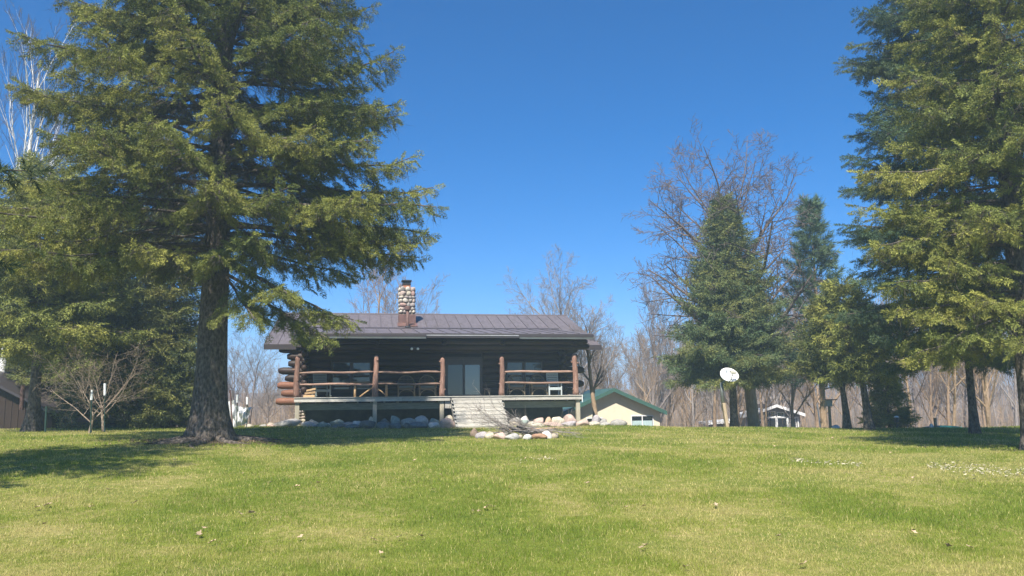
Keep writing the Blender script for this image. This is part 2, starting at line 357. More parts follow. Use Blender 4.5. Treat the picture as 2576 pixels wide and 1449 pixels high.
def build_grass():
    R = np.random.RandomState(5); VV = []; CC = []
    zones = [(5.6, 9.0, 4200, 0.040, 0.0048), (9.0, 13.0, 2200, 0.042, 0.0062), (13.0, 20.0, 800, 0.046, 0.0095), (20.0, 30.0, 260, 0.052, 0.015), (30.0, 39.5, 130, 0.058, 0.021)]
    for y0, y1, dens, h, w in zones:
        W = 0.80 * y1 + 0.5
        n = int(dens * (y1 - y0) * 2 * W)
        x = R.uniform(-W, W, n); y = R.uniform(y0, y1, n)
        k = (np.abs(x) < 0.76 * y + 0.6)
        # nothing grows under the deck or inside the building
        u = (x + 9.73)*cos(YAW) + (y - 36)*sin(YAW); v = -(x + 9.73)*sin(YAW) + (y - 36)*cos(YAW)
        k &= ~((u > -1.3) & (u < 14.6) & (v > -0.4))
        x, y = x[k], y[k]; n = len(x)
        p = patch_color(x, y) + R.normal(0, 0.16, n)
        hh = h * R.uniform(0.55, 1.25, n) * (1.15 - 0.35*np.clip(p, 0, 1))
        clump = patch_color(x*3.1 + 40, y*3.1); hh *= 0.75 + 0.6*clump
        az = R.uniform(0, 2*pi, n); lean = np.abs(R.normal(0, 0.55, n)) + 0.15
        la = R.uniform(0, 2*pi, n)
        z = gz(x, y) - 0.004
        bx, by = np.cos(az)*w/2, np.sin(az)*w/2
        tx, ty = np.cos(la)*hh*lean, np.sin(la)*hh*lean
        a = np.stack([x-bx, y-by, z], 1); b = np.stack([x+bx, y+by, z], 1)
        c = np.stack([x+tx, y+ty, z + hh/np.sqrt(1+lean**2)*1.1], 1)
        VV.append(np.stack([a, b, c], 1).reshape(-1, 3))
        pc = np.clip(p, 0, 1)[:, None]
        col = np.where(pc < 0.5, GREEN + (LIME-GREEN)*pc*2, LIME + (STRAW-LIME)*(pc*2-1)*0.62)
        dry = R.rand(n) < (0.05 + 0.20*pc[:, 0]); col[dry] = STRAW * R.uniform(0.8, 1.5, (dry.sum(), 1))
        col = col * R.uniform(0.68, 1.34, (n, 1))
        CC.append(np.repeat(col, 3, 0))
    V = np.concatenate(VV); C_ = np.concatenate(CC)
    me = np_mesh('grass_blades', V, np.arange(len(V)).reshape(-1, 3), C_)
    tag(link('grass', me, M['blade']), 'patchy spring lawn of green and straw coloured grass blades', 'grass', kind='stuff')
YAW = radians(10.2)
build_grass()
# ------------------------------------------------------------------ tree generators
def tubes_np(P, R, n):
    """P (m,k,3) polylines, R (m,k) radii -> verts, quads"""
    P = np.asarray(P, float); R = np.asarray(R, float)
    m, k, _ = P.shape
    T = np.empty_like(P); T[:, 1:-1] = P[:, 2:] - P[:, :-2]; T[:, 0] = P[:, 1] - P[:, 0]; T[:, -1] = P[:, -1] - P[:, -2]
    T /= np.linalg.norm(T, axis=2, keepdims=True) + 1e-9
    ref = np.where(np.abs(T[:, :1, 2:3]) > 0.85, np.array([1., 0, 0]), np.array([0, 0, 1.]))
    ref = np.broadcast_to(ref, T.shape)
    A = np.cross(T, ref); A /= np.linalg.norm(A, axis=2, keepdims=True) + 1e-9
    B = np.cross(A, T)
    th = 2*pi*np.arange(n)/n
    V = P[:, :, None] + (A[:, :, None]*np.cos(th)[None, None, :, None] + B[:, :, None]*np.sin(th)[None, None, :, None]) * R[:, :, None, None]
    base = (np.arange(m)*k*n)[:, None, None]; i = (np.arange(k-1)*n)[None, :, None]; j = np.arange(n)[None, None, :]; j2 = (j+1) % n
    Fa = np.stack([base+i+j, base+i+j2, base+i+n+j2, base+i+n+j], -1).reshape(-1, 4)
    return V.reshape(-1, 3), Fa
def slivers(P0, P1, w, rs):
    """thin single-triangle twigs from P0 to P1"""
    d = P1-P0; s_ = np.cross(d, rs.normal(0, 1, d.shape)); s_ /= np.linalg.norm(s_, axis=1, keepdims=True)+1e-9; s_ = s_*np.asarray(w).reshape(-1, 1)/2
    return np.stack([P0-s_, P0+s_, P1], 1).reshape(-1, 3)
class Polys:
    def __init__(s): s.d = {}
    def add(s, P, R, n): s.d.setdefault((len(P), n), []).append((P, R))
    def addm(s, P, R, n):
        for a, b in zip(P, R): s.add(a, b, n)
    def mesh(s, name):
        VV = []; FF = []; b = 0
        for (k, n), L_ in s.d.items():
            V, Fa = tubes_np(np.array([a for a, _ in L_]), np.array([r for _, r in L_]), n)
            VV.append(V); FF.append(Fa + b); b += len(V)
        return np_mesh(name, np.concatenate(VV), np.concatenate(FF))

def spray_template(kind, seed=0):
    """a small twig of needle tufts pointing along +x, lying in the xy plane; triangles (n,3,3)"""
    r = np.random.RandomState(seed); T = []
    def tuft(p, d, l, w, up):
        d = d/np.linalg.norm(d); s_ = np.cross(d, up); s_ /= np.linalg.norm(s_)+1e-9
        T.append([p - s_*w/2, p + s_*w/2, p + d*l])
    if kind == 'spruce':
        tw = [(0.0, 0.0, 0.36, 10)] + [(x, sg*(0.72 + r.uniform(-.12, .12)), l, 5) for x, l in ((0.03, .20), (0.10, .19), (0.17, .16), (0.24, .11)) for sg in (-1, 1)]
        for x0, a, l, n in tw:
            d = np.array([cos(a), sin(a), -0.08])
            for i in range(n):
                t = (i + 0.5)/n; p = np.array([x0, 0, 0]) + d*l*t + r.normal(0, .006, 3)
                for q in range(2):
                    b = r.uniform(0, 2*pi); perp = np.array([-sin(a)*cos(b), cos(a)*cos(b), sin(b)])
                    tuft(p, d*0.8 + perp*0.85, r.uniform(.050, .078), r.uniform(.016, .024), np.array([r.normal(), r.normal(), r.normal()+1.2]))
    elif kind == 'coarse':
        tw = [(0.0, 0.0, 0.50, 8)] + [(x, sg*0.75, l, 4) for x, l in ((0.04, .28), (0.15, .26), (0.27, .2)) for sg in (-1, 1)]
        for x0, a, l, n in tw:
            d = np.array([cos(a), sin(a), -0.08])
            for i in range(n):
                t = (i + 0.5)/n; p = np.array([x0, 0, 0]) + d*l*t + r.normal(0, .008, 3)
                b = r.uniform(0, 2*pi); perp = np.array([-sin(a)*cos(b), cos(a)*cos(b), sin(b)])
                tuft(p, d*0.9 + perp*0.7, r.uniform(.09, .14), r.uniform(.030, .045), np.array([r.normal(), r.normal(), r.normal()+1.2]))
    else:   # pine: long needles round the shoot tip
        for i in range(46):
            t = r.uniform(0, 1); b = r.uniform(0, 2*pi); p = np.array([t*0.22, 0, 0])
            d = np.array([0.55 + 0.7*t, cos(b), sin(b)])
            tuft(p, d, r.uniform(.11, .16), r.uniform(.009, .014), np.array([r.normal(), r.normal(), r.normal()]))
    return np.array(T)
TMPL = {k: [spray_template(k, s_) for s_ in range(3)] for k in ('spruce', 'coarse', 'pine')}

CROWN_GN = None
def crown_group():
    """instances the twig templates that live in the crown's own mesh onto the crown's own points"""
    global CROWN_GN
    if CROWN_GN: return CROWN_GN
    g = bpy.data.node_groups.new('crown_sprays', 'GeometryNodeTree')
    g.interface.new_socket('Geometry', in_out='INPUT', socket_type='NodeSocketGeometry'); g.interface.new_socket('Geometry', in_out='OUTPUT', socket_type='NodeSocketGeometry')
    N, L = g.nodes, g.links; gi = N.new('NodeGroupInput'); go = N.new('NodeGroupOutput'); jn = N.new('GeometryNodeJoinGeometry')
    def attr(name, t): n = N.new('GeometryNodeInputNamedAttribute'); n.data_type = t; n.inputs['Name'].default_value = name; return n.outputs[0]
    kind = attr('kind', 'INT'); rot = attr('rot', 'FLOAT_VECTOR'); scl = attr('scl', 'FLOAT')
    def sel(v):
        c = N.new('FunctionNodeCompare'); c.data_type = 'INT'; c.operation = 'EQUAL'; L.new(kind, c.inputs[2]); c.inputs[3].default_value = v
        s = N.new('GeometryNodeSeparateGeometry'); s.domain = 'POINT'; L.new(gi.outputs[0], s.inputs[0]); L.new(c.outputs[0], s.inputs[1]); return s.outputs[0]
    for q in range(3):
        i = N.new('GeometryNodeInstanceOnPoints'); L.new(sel(10+q), i.inputs['Points']); L.new(sel(q), i.inputs['Instance'])
        L.new(rot, i.inputs['Rotation']); L.new(scl, i.inputs['Scale']); L.new(i.outputs[0], jn.inputs[0])
    L.new(jn.outputs[0], go.inputs[0]); CROWN_GN = g; return g
def crown_obj(pos, dirs, scale, cols, kind, rs, root):
    n = len(pos); d = dirs/(np.linalg.norm(dirs, axis=1, keepdims=True)+1e-9)
    up = np.array([0, 0, 1.]) + rs.normal(0, .65, (n, 3))
    s_ = np.cross(up, d); s_ /= np.linalg.norm(s_, axis=1, keepdims=True)+1e-9; u = np.cross(d, s_)
    ry = np.arcsin(np.clip(-d[:, 2], -1, 1)); rx = np.arctan2(s_[:, 2], u[:, 2]); rz = np.arctan2(d[:, 1], d[:, 0])
    T = [TMPL[kind][q].reshape(-1, 3) for q in range(3)]; nt = [len(t) for t in T]
    V = np.concatenate(T + [pos]); nT = sum(nt); N_ = len(V)
    me = np_mesh('crown', V, np.arange(nT).reshape(-1, 3))
    def put(nm, ty, arr, key):
        a = me.attributes.new(nm, ty, 'POINT'); a.data.foreach_set(key, np.ascontiguousarray(arr).ravel())
    k = np.concatenate([np.full(m, q, np.int32) for q, m in enumerate(nt)] + [10 + rs.randint(0, 3, n).astype(np.int32)]); put('kind', 'INT', k, 'value')
    r = np.zeros((N_, 3), np.float32); r[nT:] = np.stack([rx, ry, rz], 1); put('rot', 'FLOAT_VECTOR', r, 'vector')
    sc = np.ones(N_, np.float32); sc[nT:] = scale; put('scl', 'FLOAT', sc, 'value')
    c = np.ones((N_, 4), np.float32); c[nT:, :3] = cols; put('col', 'FLOAT_COLOR', c, 'color')
    tv = np.ones(N_, np.float32); tv[:nT] = np.repeat(rs.uniform(.75, 1.3, nT//3), 3); put('tv', 'FLOAT', tv, 'value')
    o = tag(link('crown', me, M['needles'], root), kind='stuff'); m = o.modifiers.new('sprays', 'NODES'); m.node_group = crown_group()
    return o, n

def conifer(name, label, loc, H, h0, R, nprim, seed, cols, kind='spruce', rtrunk=0.3, sec=0.24, sp=0.15, droop=0.30, elev=(2, 32),
            pend=0.35, sscale=1.0, prof=0.75, lean=(0, 0), limbs=(), sides=None, dead=0.0, cat='spruce tree', group=None, flare=1.35, barkm='sprucebark', drop=None, hmax=None, dens_top=1.0, inner=0.0, hang=0.0):
    rs = np.random.RandomState(seed)
    root = empty(name, loc); tag(root, label, cat, group)
    lean = np.array(lean, float)
    def axis(h): 
        h = np.asarray(h, float); t = h/H
        return np.stack([lean[0]*t*t*1.0 + lean[0]*t*0.4, lean[1]*t*t + lean[1]*t*.4, h], -1)
    # trunk with a flared, ribbed foot
    hs = np.concatenate([[-0.25, 0.0, 0.15, 0.35, 0.7, 1.2], np.linspace(2, H*0.985, 16)]); n = 22
    V = []
    ph = rs.uniform(0, 6.28, 5)
    for h in hs:
        rr = rtrunk * max(0.03, (1 - (max(h, 0)/H))**0.85)
        fl = (flare - 1) * math.exp(-max(h, -0.1)*1.7)
        c = axis(max(h, 0)); 
        for j in range(n):
            th = 2*pi*j/n
            rib = 1 + fl*(1 + 0.75*sin(4*th + ph[0]) + 0.5*sin(7*th + ph[1])) + 0.035*sin(3*th + h*0.9 + ph[2]) + 0.02*sin(9*th + h*2.3)
            V.append((c[0] + cos(th)*rr*rib, c[1] + sin(th)*rr*rib, h))
    k = len(hs); i = np.arange(k-1)[:, None]*n; j = np.arange(n)[None]; j2 = (j+1) % n
    Fa = np.stack([i+j, i+j2, i+n+j2, i+n+j], -1).reshape(-1, 4)
    link('trunk', np_mesh('trunk', np.array(V), Fa), M[barkm], root, smooth=True)
    # primary limbs
    u = np.linspace(0, 1, nprim) ** (1.0/dens_top if dens_top != 1 else 1.0)
    h = h0 + (H*0.985 - h0)*u + rs.uniform(-.12, .12, nprim); az = np.arange(nprim)*2.399 + rs.uniform(-.5, .5, nprim)
    t = np.clip((h - h0)/(H - h0), 0, 1)
    Lp = R * (np.clip(1 - t, 0.02, 1)**prof if prof > 0 else np.clip(1 - t**(-prof), 0.05, 1)) * rs.uniform(.72, 1.08, nprim)
    Lp *= 0.72 + 0.28*sm(0, 0.12, t)
    el = np.radians(elev[0] + (elev[1]-elev[0])*t**0.8) + rs.normal(0, .07, nprim)
    dr = droop*(1 - 0.75*t) * rs.uniform(.7, 1.3, nprim)
    if sides is not None:                       # longer or shorter towards one side
        for a0, f in sides: Lp *= 1 + (f-1)*np.clip(np.cos(az - a0), 0, 1)**1.5
    if hmax is not None:
        k_ = h < hmax; h, az, Lp, el, dr, t = h[k_], az[k_], Lp[k_], el[k_], dr[k_], t[k_]
    for (lh, laz, lL, lel, ldr) in limbs:
        h = np.append(h, lh); az = np.append(az, laz); Lp = np.append(Lp, lL); el = np.append(el, radians(lel)); dr = np.append(dr, ldr); t = np.append(t, 0.0)
    if drop is not None:
        k_ = ~np.array([drop(a, b) for a, b in zip(h, az % (2*pi))]); h, az, Lp, el, dr, t = h[k_], az[k_], Lp[k_], el[k_], dr[k_], t[k_]
    n1 = len(h); K = 9; s = np.linspace(0, 1, K)
    az_s = az[:, None] + rs.normal(0, .12, n1)[:, None]*s[None]**1.5
    hor = Lp[:, None]*s[None]*np.cos(el)[:, None]
    zz = Lp[:, None]*(s*np.sin(el)[:, None] - dr[:, None]*s**1.8 + 0.45*dr[:, None]*s**4)
    ax = axis(h)
    P1 = ax[:, None, :] + np.stack([np.cos(az_s)*hor, np.sin(az_s)*hor, zz], -1)
    P1 += rs.normal(0, .018, P1.shape) * Lp[:, None, None]*s[None, :, None]*0.6
    r1 = (0.012 + 0.0115*Lp)[:, None] * (1 - 0.82*s)[None] * (1 + 0.0*h[:, None])
    po = Polys(); po.addm(P1, r1, 5)
    # secondaries
    S2p = []; S2d = []; S2l = []; S2b = []; S2q = []
    for i in range(n1):
        m = max(4, int(Lp[i]/sec))
        q = np.linspace(0.16, 0.985, m) + rs.uniform(-.015, .015, m); q = np.clip(q, .1, 0.995)
        idx = q*(K-1); i0 = np.minimum(idx.astype(int), K-2); f = (idx - i0)[:, None]
        p = P1[i, i0]*(1-f) + P1[i, i0+1]*f; tg = P1[i, i0+1] - P1[i, i0]; tg /= np.linalg.norm(tg, axis=1, keepdims=True)
        for sg in (-1, 1):
            a = sg*np.radians(rs.uniform(42, 68, m)); 
            d = np.stack([tg[:, 0]*np.cos(a) - tg[:, 1]*np.sin(a), tg[:, 0]*np.sin(a) + tg[:, 1]*np.cos(a), tg[:, 2]*0.5 - 0.10 - rs.uniform(0, pend, m)], 1)
            l = (0.16 + 0.40*Lp[i]**0.85*(1-q)**0.75*np.minimum(1, q*2.6)) * rs.uniform(.7, 1.15, m)
            S2p.append(p); S2d.append(d/np.linalg.norm(d, axis=1, keepdims=True)); S2l.append(l); S2b.append(np.full(m, i)); S2q.append(q)
    S2p = np.concatenate(S2p); S2d = np.concatenate(S2d); S2l = np.concatenate(S2l); S2b = np.concatenate(S2b); S2q = np.concatenate(S2q)
    m2 = len(S2p); K2 = 4; s2 = np.linspace(0, 1, K2)
    P2 = S2p[:, None] + S2d[:, None]*(S2l[:, None]*s2)[..., None]
    P2[:, :, 2] -= pend*0.55*S2l[:, None]*s2**2
    r2 = (0.0045 + 0.006*S2l)[:, None]*(1-0.75*s2)[None]
    po.addm(P2, r2, 3)
    if hang:
        m = int(m2*hang); i = rs.randint(0, m2, m); q = rs.uniform(0, 1, m); x = q*(K2-1); i0 = np.minimum(x.astype(int), K2-2); f = (x-i0)[:, None]
        b = P2[i, i0]*(1-f) + P2[i, i0+1]*f; d = rs.normal(0, .38, (m, 3)); d[:, 2] = -1; d[:, :2] += S2d[i][:, :2]*.5; L_ = rs.uniform(.12, .5, (m, 1)); e = b + d*L_
        T1 = slivers(b, e, .009, rs); j = rs.randint(0, m, m*2); qq = rs.uniform(.2, .9, (m*2, 1)); b2 = b[j]*(1-qq) + e[j]*qq; d2 = d[j] + rs.normal(0, .7, (m*2, 3)); T2 = slivers(b2, b2 + d2*L_[j]*.45, .007, rs)
        HV = np.concatenate([T1, T2]); tag(link('bare_twigs', np_mesh('bare_twigs', HV, np.arange(len(HV)).reshape(-1, 3)), M['twig'], root), kind='stuff')
    tw = tag(link('branches', po.mesh('branches'), M['twig'], root), kind='stuff')
    # sprays along secondaries (and on the limb tips)
    bc = rs.rand(n1)
    pos = []; dirs = []; sc = []; bi = []
    cnt = np.maximum(1, (S2l/sp).astype(int)); 
    for c in np.unique(cnt):
        k = np.where(cnt == c)[0]
        for j in range(c):
            q = (j + 0.6)/c*0.97; idx = q*(K2-1); i0 = int(min(idx, K2-2)); f = idx-i0
            p = P2[k, i0]*(1-f) + P2[k, i0+1]*f; tg = P2[k, i0+1]-P2[k, i0]; tg /= np.linalg.norm(tg, axis=1, keepdims=True)
            last = (j == c-1)
            a = rs.uniform(-1, 1, len(k))*(0.35 if last else 1.0); 
            d = np.stack([tg[:, 0]*np.cos(a)-tg[:, 1]*np.sin(a), tg[:, 0]*np.sin(a)+tg[:, 1]*np.cos(a), tg[:, 2]+rs.normal(.12 - pend*0.2, .42, len(k))], 1)
            keep = (rs.rand(len(k)) > dead*(1-q)) & (rs.rand(len(k)) > inner*np.clip(1 - S2q[k]/0.62, 0, 1)*(1 - 0.75*np.clip((h[S2b[k]]-h0)/(H-h0)*1.6, 0, 1))*1.6)
            pos.append(p[keep]); dirs.append(d[keep]); sc.append(rs.uniform(.75, 1.2, keep.sum())*sscale); bi.append(S2b[k][keep])
    pos = np.concatenate(pos); dirs = np.concatenate(dirs); sc = np.concatenate(sc); bi = np.concatenate(bi)
    # limb tips and leader
    pos = np.concatenate([pos, P1[:, -1], P1[:, -2]]); dirs = np.concatenate([dirs, P1[:, -1]-P1[:, -2], P1[:, -1]-P1[:, -2]])
    sc = np.concatenate([sc, np.full(2*n1, 1.15*sscale)]); bi = np.concatenate([bi, np.arange(n1), np.arange(n1)])
    c0, c1, c2 = [np.array(c) for c in cols]
    w = np.clip(bc[bi]*0.65 + rs.rand(len(bi))*0.5, 0, 1)[:, None]
    col = np.where(w < 0.5, c0 + (c1-c0)*w*2, c1 + (c2-c1)*(w*2-1)) * rs.uniform(.75, 1.25, (len(bi), 1))
    cr, n_ = crown_obj(pos, dirs, sc, col, kind, rs, root)
    TRI[name + str(seed)] = (n_, sum(len(v)*k[0]*k[1]*2 for k, v in po.d.items()))
    return root
TRI = {}

def bare_polys(seed, H, r0, spread=0.5, first=0.25, up=0.5, levels=5, twigs=True, crown='round', nmain=9, wig=0.10, fork=False, twn=6, minr=0.006, limblev=0, n1=7, n2=6):
    """polylines of a leafless broadleaf tree standing at the origin"""
    rs = random.Random(seed); po = Polys(); lim = Polys(); tr = []
    def grow(p, d, L_, r, lev):
        k = 6 if lev <= 1 else (5 if lev == 2 else 4)
        pts = [np.array(p)]; rad = [r]; dd = Vector(d).normalized(); q = Vector(p)
        for i in range(1, k):
            w = wig*(1.0 if lev else 0.35)
            dd = (dd + Vector((rs.gauss(0, w), rs.gauss(0, w), rs.gauss(0, w*0.6) + (up*0.11 if lev else 0.02)))).normalized()
            q = q + dd*(L_/(k-1)); pts.append(np.array(q)); rad.append(max(minr*0.55, r*(1-0.78*i/(k-1)) if lev else r*(1-0.72*i/(k-1))))
        n = 9 if lev == 0 else (5 if lev == 1 else 3)
        if lev == 0: tr.append((np.array(pts), np.array(rad), n))
        else: (lim if lev <= limblev else po).add(np.array(pts), np.array(rad), n)
        if lev >= levels: return
        nc = nmain if lev == 0 else (n1 if lev == 1 else (n2 if lev == 2 else twn))
        for c in range(nc):
            t = (first + (1-first)*(c + rs.random()*0.8)/nc) if lev == 0 else (0.18 + 0.8*(c + rs.random())/nc)
            t = min(t, 0.985); x = t*(k-1); i = min(int(x), k-2); f = x-i
            bp = Vector(pts[i]*(1-f) + pts[i+1]*f); br = rad[i]*(1-f) + rad[i+1]*f
            td = Vector(pts[i+1]-pts[i]).normalized()
            a = rs.uniform(0, 2*pi) if lev else c*2.4 + rs.uniform(-.4, .4)
            ref = Vector((0, 0, 1)) if abs(td.z) < .9 else Vector((1, 0, 0))
            s_ = td.cross(ref).normalized(); u_ = s_.cross(td)
            side = s_*cos(a) + u_*sin(a)
            ang = rs.uniform(.55, .95) * spread * 2 * (1.05 - 0.45*t if lev == 0 else 0.9)
            nd = td*cos(ang) + side*sin(ang)
            if lev >= 1: nd.z += up*0.25
            if lev == 0:
                shape = {'round': 0.62*(1-0.55*t), 'vase': 0.50*(1-0.25*t), 'oval': 0.40*(1-0.5*t), 'low': 0.8}[crown]
                cl = H*shape*rs.uniform(.8, 1.1)
            else: cl = L_*rs.uniform(.38, .62)*(1.1-0.5*t)
            grow(bp, nd, cl, max(minr, min(br*0.72, br*rs.uniform(.5, .72))), lev+1)
    grow((0, 0, -0.2), (rs.gauss(0, .02), rs.gauss(0, .02), 1), H*(0.80 if crown != 'low' else .3), r0, 0)
    return po, tr, lim
def bare_meshes(seed, **kw):
    po, tr, lim = bare_polys(seed, **kw)
    V, Fa = tubes_np(np.array([tr[0][0]]), np.array([tr[0][1]]), tr[0][2])
    return (np_mesh('trunk', V, Fa), po.mesh('crown')) + ((lim.mesh('limbs'),) if lim.d else ())
def bare_tree(name, label, loc, meshes, barkm, scale=1.0, rz=0.0, cat='bare tree', group=None, tilt=(0, 0), crownm=None):
    root = empty(name, loc); root.rotation_euler = (tilt[0], tilt[1], rz); root.scale = (scale,)*3
    tag(root, label, cat, group)
    for nm, me in zip(('trunk', 'crown', 'limbs'), meshes):
        o = bpy.data.objects.new(nm, me); COL.objects.link(o); o.parent = root
        mm = M[barkm] if nm != 'crown' else M[crownm or barkm]
        if len(me.materials) == 0: me.materials.append(mm)
        if me.materials[0] != mm: o.material_slots[0].link = 'OBJECT'; o.material_slots[0].material = mm
    return root
# ------------------------------------------------------------------ the log cabin  (local axes: x along the porch, y away from the lawn, z up)
HO = Vector((-9.731, 36.0, 0.0))
cabin = empty('log_cabin', HO, YAW)
tag(cabin, 'dark log cabin with a mauve metal roof, stone chimney and raised front porch', 'log cabin')
def hw(u, v, z=0.0): return HO + Vector((u*cos(YAW) - v*sin(YAW), u*sin(YAW) + v*cos(YAW), z))
rr_ = random.Random(11)
DZ = 0.27                                                        # top of the porch boards
# roof planes
EV, EZ, RV, RZ_ = 2.9, 2.85, 10.2, 5.15; SL = (RZ_-EZ)/(RV-EV)
U0, U1 = -1.72, 15.05
def mainz(v): return EZ + SL*(v-EV)
PE, PZ, PJ = -0.4, 3.13, 6.4; PS = (mainz(PJ)-PZ)/(PJ-PE); PU0, PU1 = -0.16, 13.67
def porchz(v): return PZ + PS*(v-PE)
def slab(mb, u0, u1, v0, v1, zf, th, back=None):
    zs = [(v0, zf(v0)), (v1, zf(v1))]
    V = [(u0, v0, zs[0][1]-th), (u1, v0, zs[0][1]-th), (u1, v1, zs[1][1]-th), (u0, v1, zs[1][1]-th), (u0, v0, zs[0][1]), (u1, v0, zs[0][1]), (u1, v1, zs[1][1]), (u0, v1, zs[1][1])]
    return mb.add(V, [(0,3,2,1),(4,5,6,7),(0,1,5,4),(1,2,6,5),(2,3,7,6),(3,0,4,7)])
backz = lambda v: RZ_ - SL*(v-RV)
mb = MB(); slab(mb, U0+.02, U1-.02, EV+.02, RV, lambda v: mainz(v)-.012, .14); slab(mb, U0+.02, U1-.02, RV, 17.5, lambda v: backz(v)-.012, .14)
roof = mb.obj('roof', M['trim'], cabin)
def panel_mesh(w, v0, v1, zf):
    mb = MB(); slab(mb, 0.0, w-0.012, v0, v1, zf, .010)
    slab(mb, 0.0, 0.028, v0, v1, lambda v: zf(v)+.034, .036)      # the raised seam
    return mb.mesh('panel')
npan = 27; pw = (U1-U0)/npan
full = panel_mesh(pw, EV, RV-.02, mainz); part_ = panel_mesh(pw, PJ+.02, RV-.02, mainz); bk = panel_mesh(pw, RV+.02, 17.52, backz)
for i in range(npan):
    u = U0 + i*pw
    inside = (u > PU0-.05 and u+pw < PU1+.05)
    link('panel', part_ if inside else full, M['roof'], roof, (u, 0, 0))
    link('panel', bk, M['roof'], roof, (u, 0, 0))
mb = MB(); mb.prism([(RV-.16, RZ_-.04), (RV, RZ_+.005), (RV+.16, RZ_-.04), (RV+.16, RZ_-.012), (RV, RZ_+.045), (RV-.16, RZ_-.012)], U0-.01, U1+.01)
mb.v = [(y, x, z) for x, y, z in mb.v]; mb.f = [f[::-1] for f in mb.f]
mb.obj('ridge_cap', M['roof'], roof)
mb = MB(); mb.box(U0-.01, PU0-.06, EV-.03, EV+.016, EZ-.26, EZ-.015); mb.obj('fascia', M['trim'], roof)
mb = MB(); mb.box(PU1+.06, U1+.01, EV-.03, EV+.016, EZ-.26, EZ-.015); mb.obj('fascia', M['trim'], roof)
for u in (U0-.012, U1-.02):
    mb = MB(); slab(mb, u, u+.035, EV-.03, RV, lambda v: mainz(v)-.02, .22); slab(mb, u, u+.035, RV, 17.52, lambda v: backz(v)-.02, .22); mb.obj('rake_board', M['trim'], roof)
# porch roof
mb = MB(); slab(mb, PU0+.02, PU1-.02, PE+.02, PJ, lambda v: porchz(v)-.012, .10); proof = mb.obj('porch_roof', M['trim'], cabin)
np_ = 22; w2 = (PU1-PU0)/np_; pm = panel_mesh(w2, PE-.02, PJ+.0, porchz)
for i in range(np_): link('panel', pm, M['roof'], proof, (PU0+i*w2, 0, 0))
mb = MB(); slab(mb, PU0, PU1, PJ-.03, PJ+.05, lambda v: mainz(v)+.045, .03); mb.obj('roof_joint_flashing', M['trim'], proof)
mb = MB(); mb.box(PU0-.02, PU1+.02, PE-.01, PE+.02, PZ-.20, PZ-.02); mb.obj('fascia', M['trim'], proof)
for a, b in ((PU0-.03, 5.80), (10.13, PU1+.03)):
    mb = MB(); mb.box(a, b, PE-.13, PE-.012, PZ-.17, PZ-.035); g_ = mb.obj('gutter', M['trim'], proof, bevel=.015)
    mb = MB(); mb.box(a+.01, b-.01, PE-.12, PE-.014, PZ-.255, PZ-.172); mb.obj('gutter_lip', M['gutter'], proof)
mb = MB(); mb.box(5.82, 10.11, PE-.03, PE-.012, PZ-.115, PZ-.07); mb.obj('edge_strip', M['strip'], proof)
for u0, u1 in ((PU0+.02, PU0+.07), (PU1-.07, PU1-.02)):
    mb = MB(); V = [(u0, 2.95, mainz(2.95)-.02), (u1, 2.95, mainz(2.95)-.02), (u1, PJ-.1, mainz(PJ-.1)), (u0, PJ-.1, mainz(PJ-.1)), (u0, 2.95, porchz(2.95)-.1), (u1, 2.95, porchz(2.95)-.1), (u1, PJ-.1, porchz(PJ-.1)-.02), (u0, PJ-.1, porchz(PJ-.1)-.02)]
    mb.add(V, [(0,3,2,1),(4,5,6,7),(0,1,5,4),(1,2,6,5),(2,3,7,6),(3,0,4,7)]); mb.obj('side_board', M['trim'], proof)
for u in (PU0-.012, PU1-.022):
    mb = MB(); slab(mb, u, u+.034, PE-.01, PJ-.4, lambda v: porchz(v)-.02, .17); mb.obj('rake_board', M['trim'], proof)

# walls: logs on a dark core
def log_mesh(L_, r, seed, taper=(1, 1), cut=0.12, n=10, rag=0.03):
    rs = random.Random(seed); k = max(4, int(L_/1.6)+3)
    xs = [0, cut*0.45, cut*1.6] + [cut*1.6 + (L_-3.2*cut)*i/(k-1) for i in range(1, k-1)] + [L_-cut*1.6, L_-cut*0.45, L_]
    pts = []; rad = []
    for i, x in enumerate(xs):
        pts.append((x, rs.gauss(0, .006), rs.gauss(0, .006)))
        q = 1.0
        if i == 0: q = taper[0]
        if i == 1: q = (1+taper[0]*1.2)/2.2
        if i == len(xs)-1: q = taper[1]
        if i == len(xs)-2: q = (1+taper[1]*1.2)/2.2
        rad.append(r*q*rs.uniform(1-rag, 1+rag))
    return MB().tube(pts, rad, n)
mb = MB(); mb.box(.25, 13.0, 3.36, 3.44, -.05, 3.45); fw = mb.obj('front_wall', M['interior'], cabin)
zc = [.12, .50, .87, 1.22, 1.57, 1.92, 2.26, 2.60, 2.94, 3.28]
lx = [-1.12, -.88, -1.08, -.72, -1.05, -.60, -.66, -1.05, -.3, .2]
rx = [14.1, 13.7, 14.15, 13.8, 14.2, 13.6, 13.85, 13.85, 13.3, 13.0]
openings = [(1.42, 3.42, .55, 2.15), (6.98, 8.90, .0, 2.25), (10.02, 12.05, .5, 2.15)]
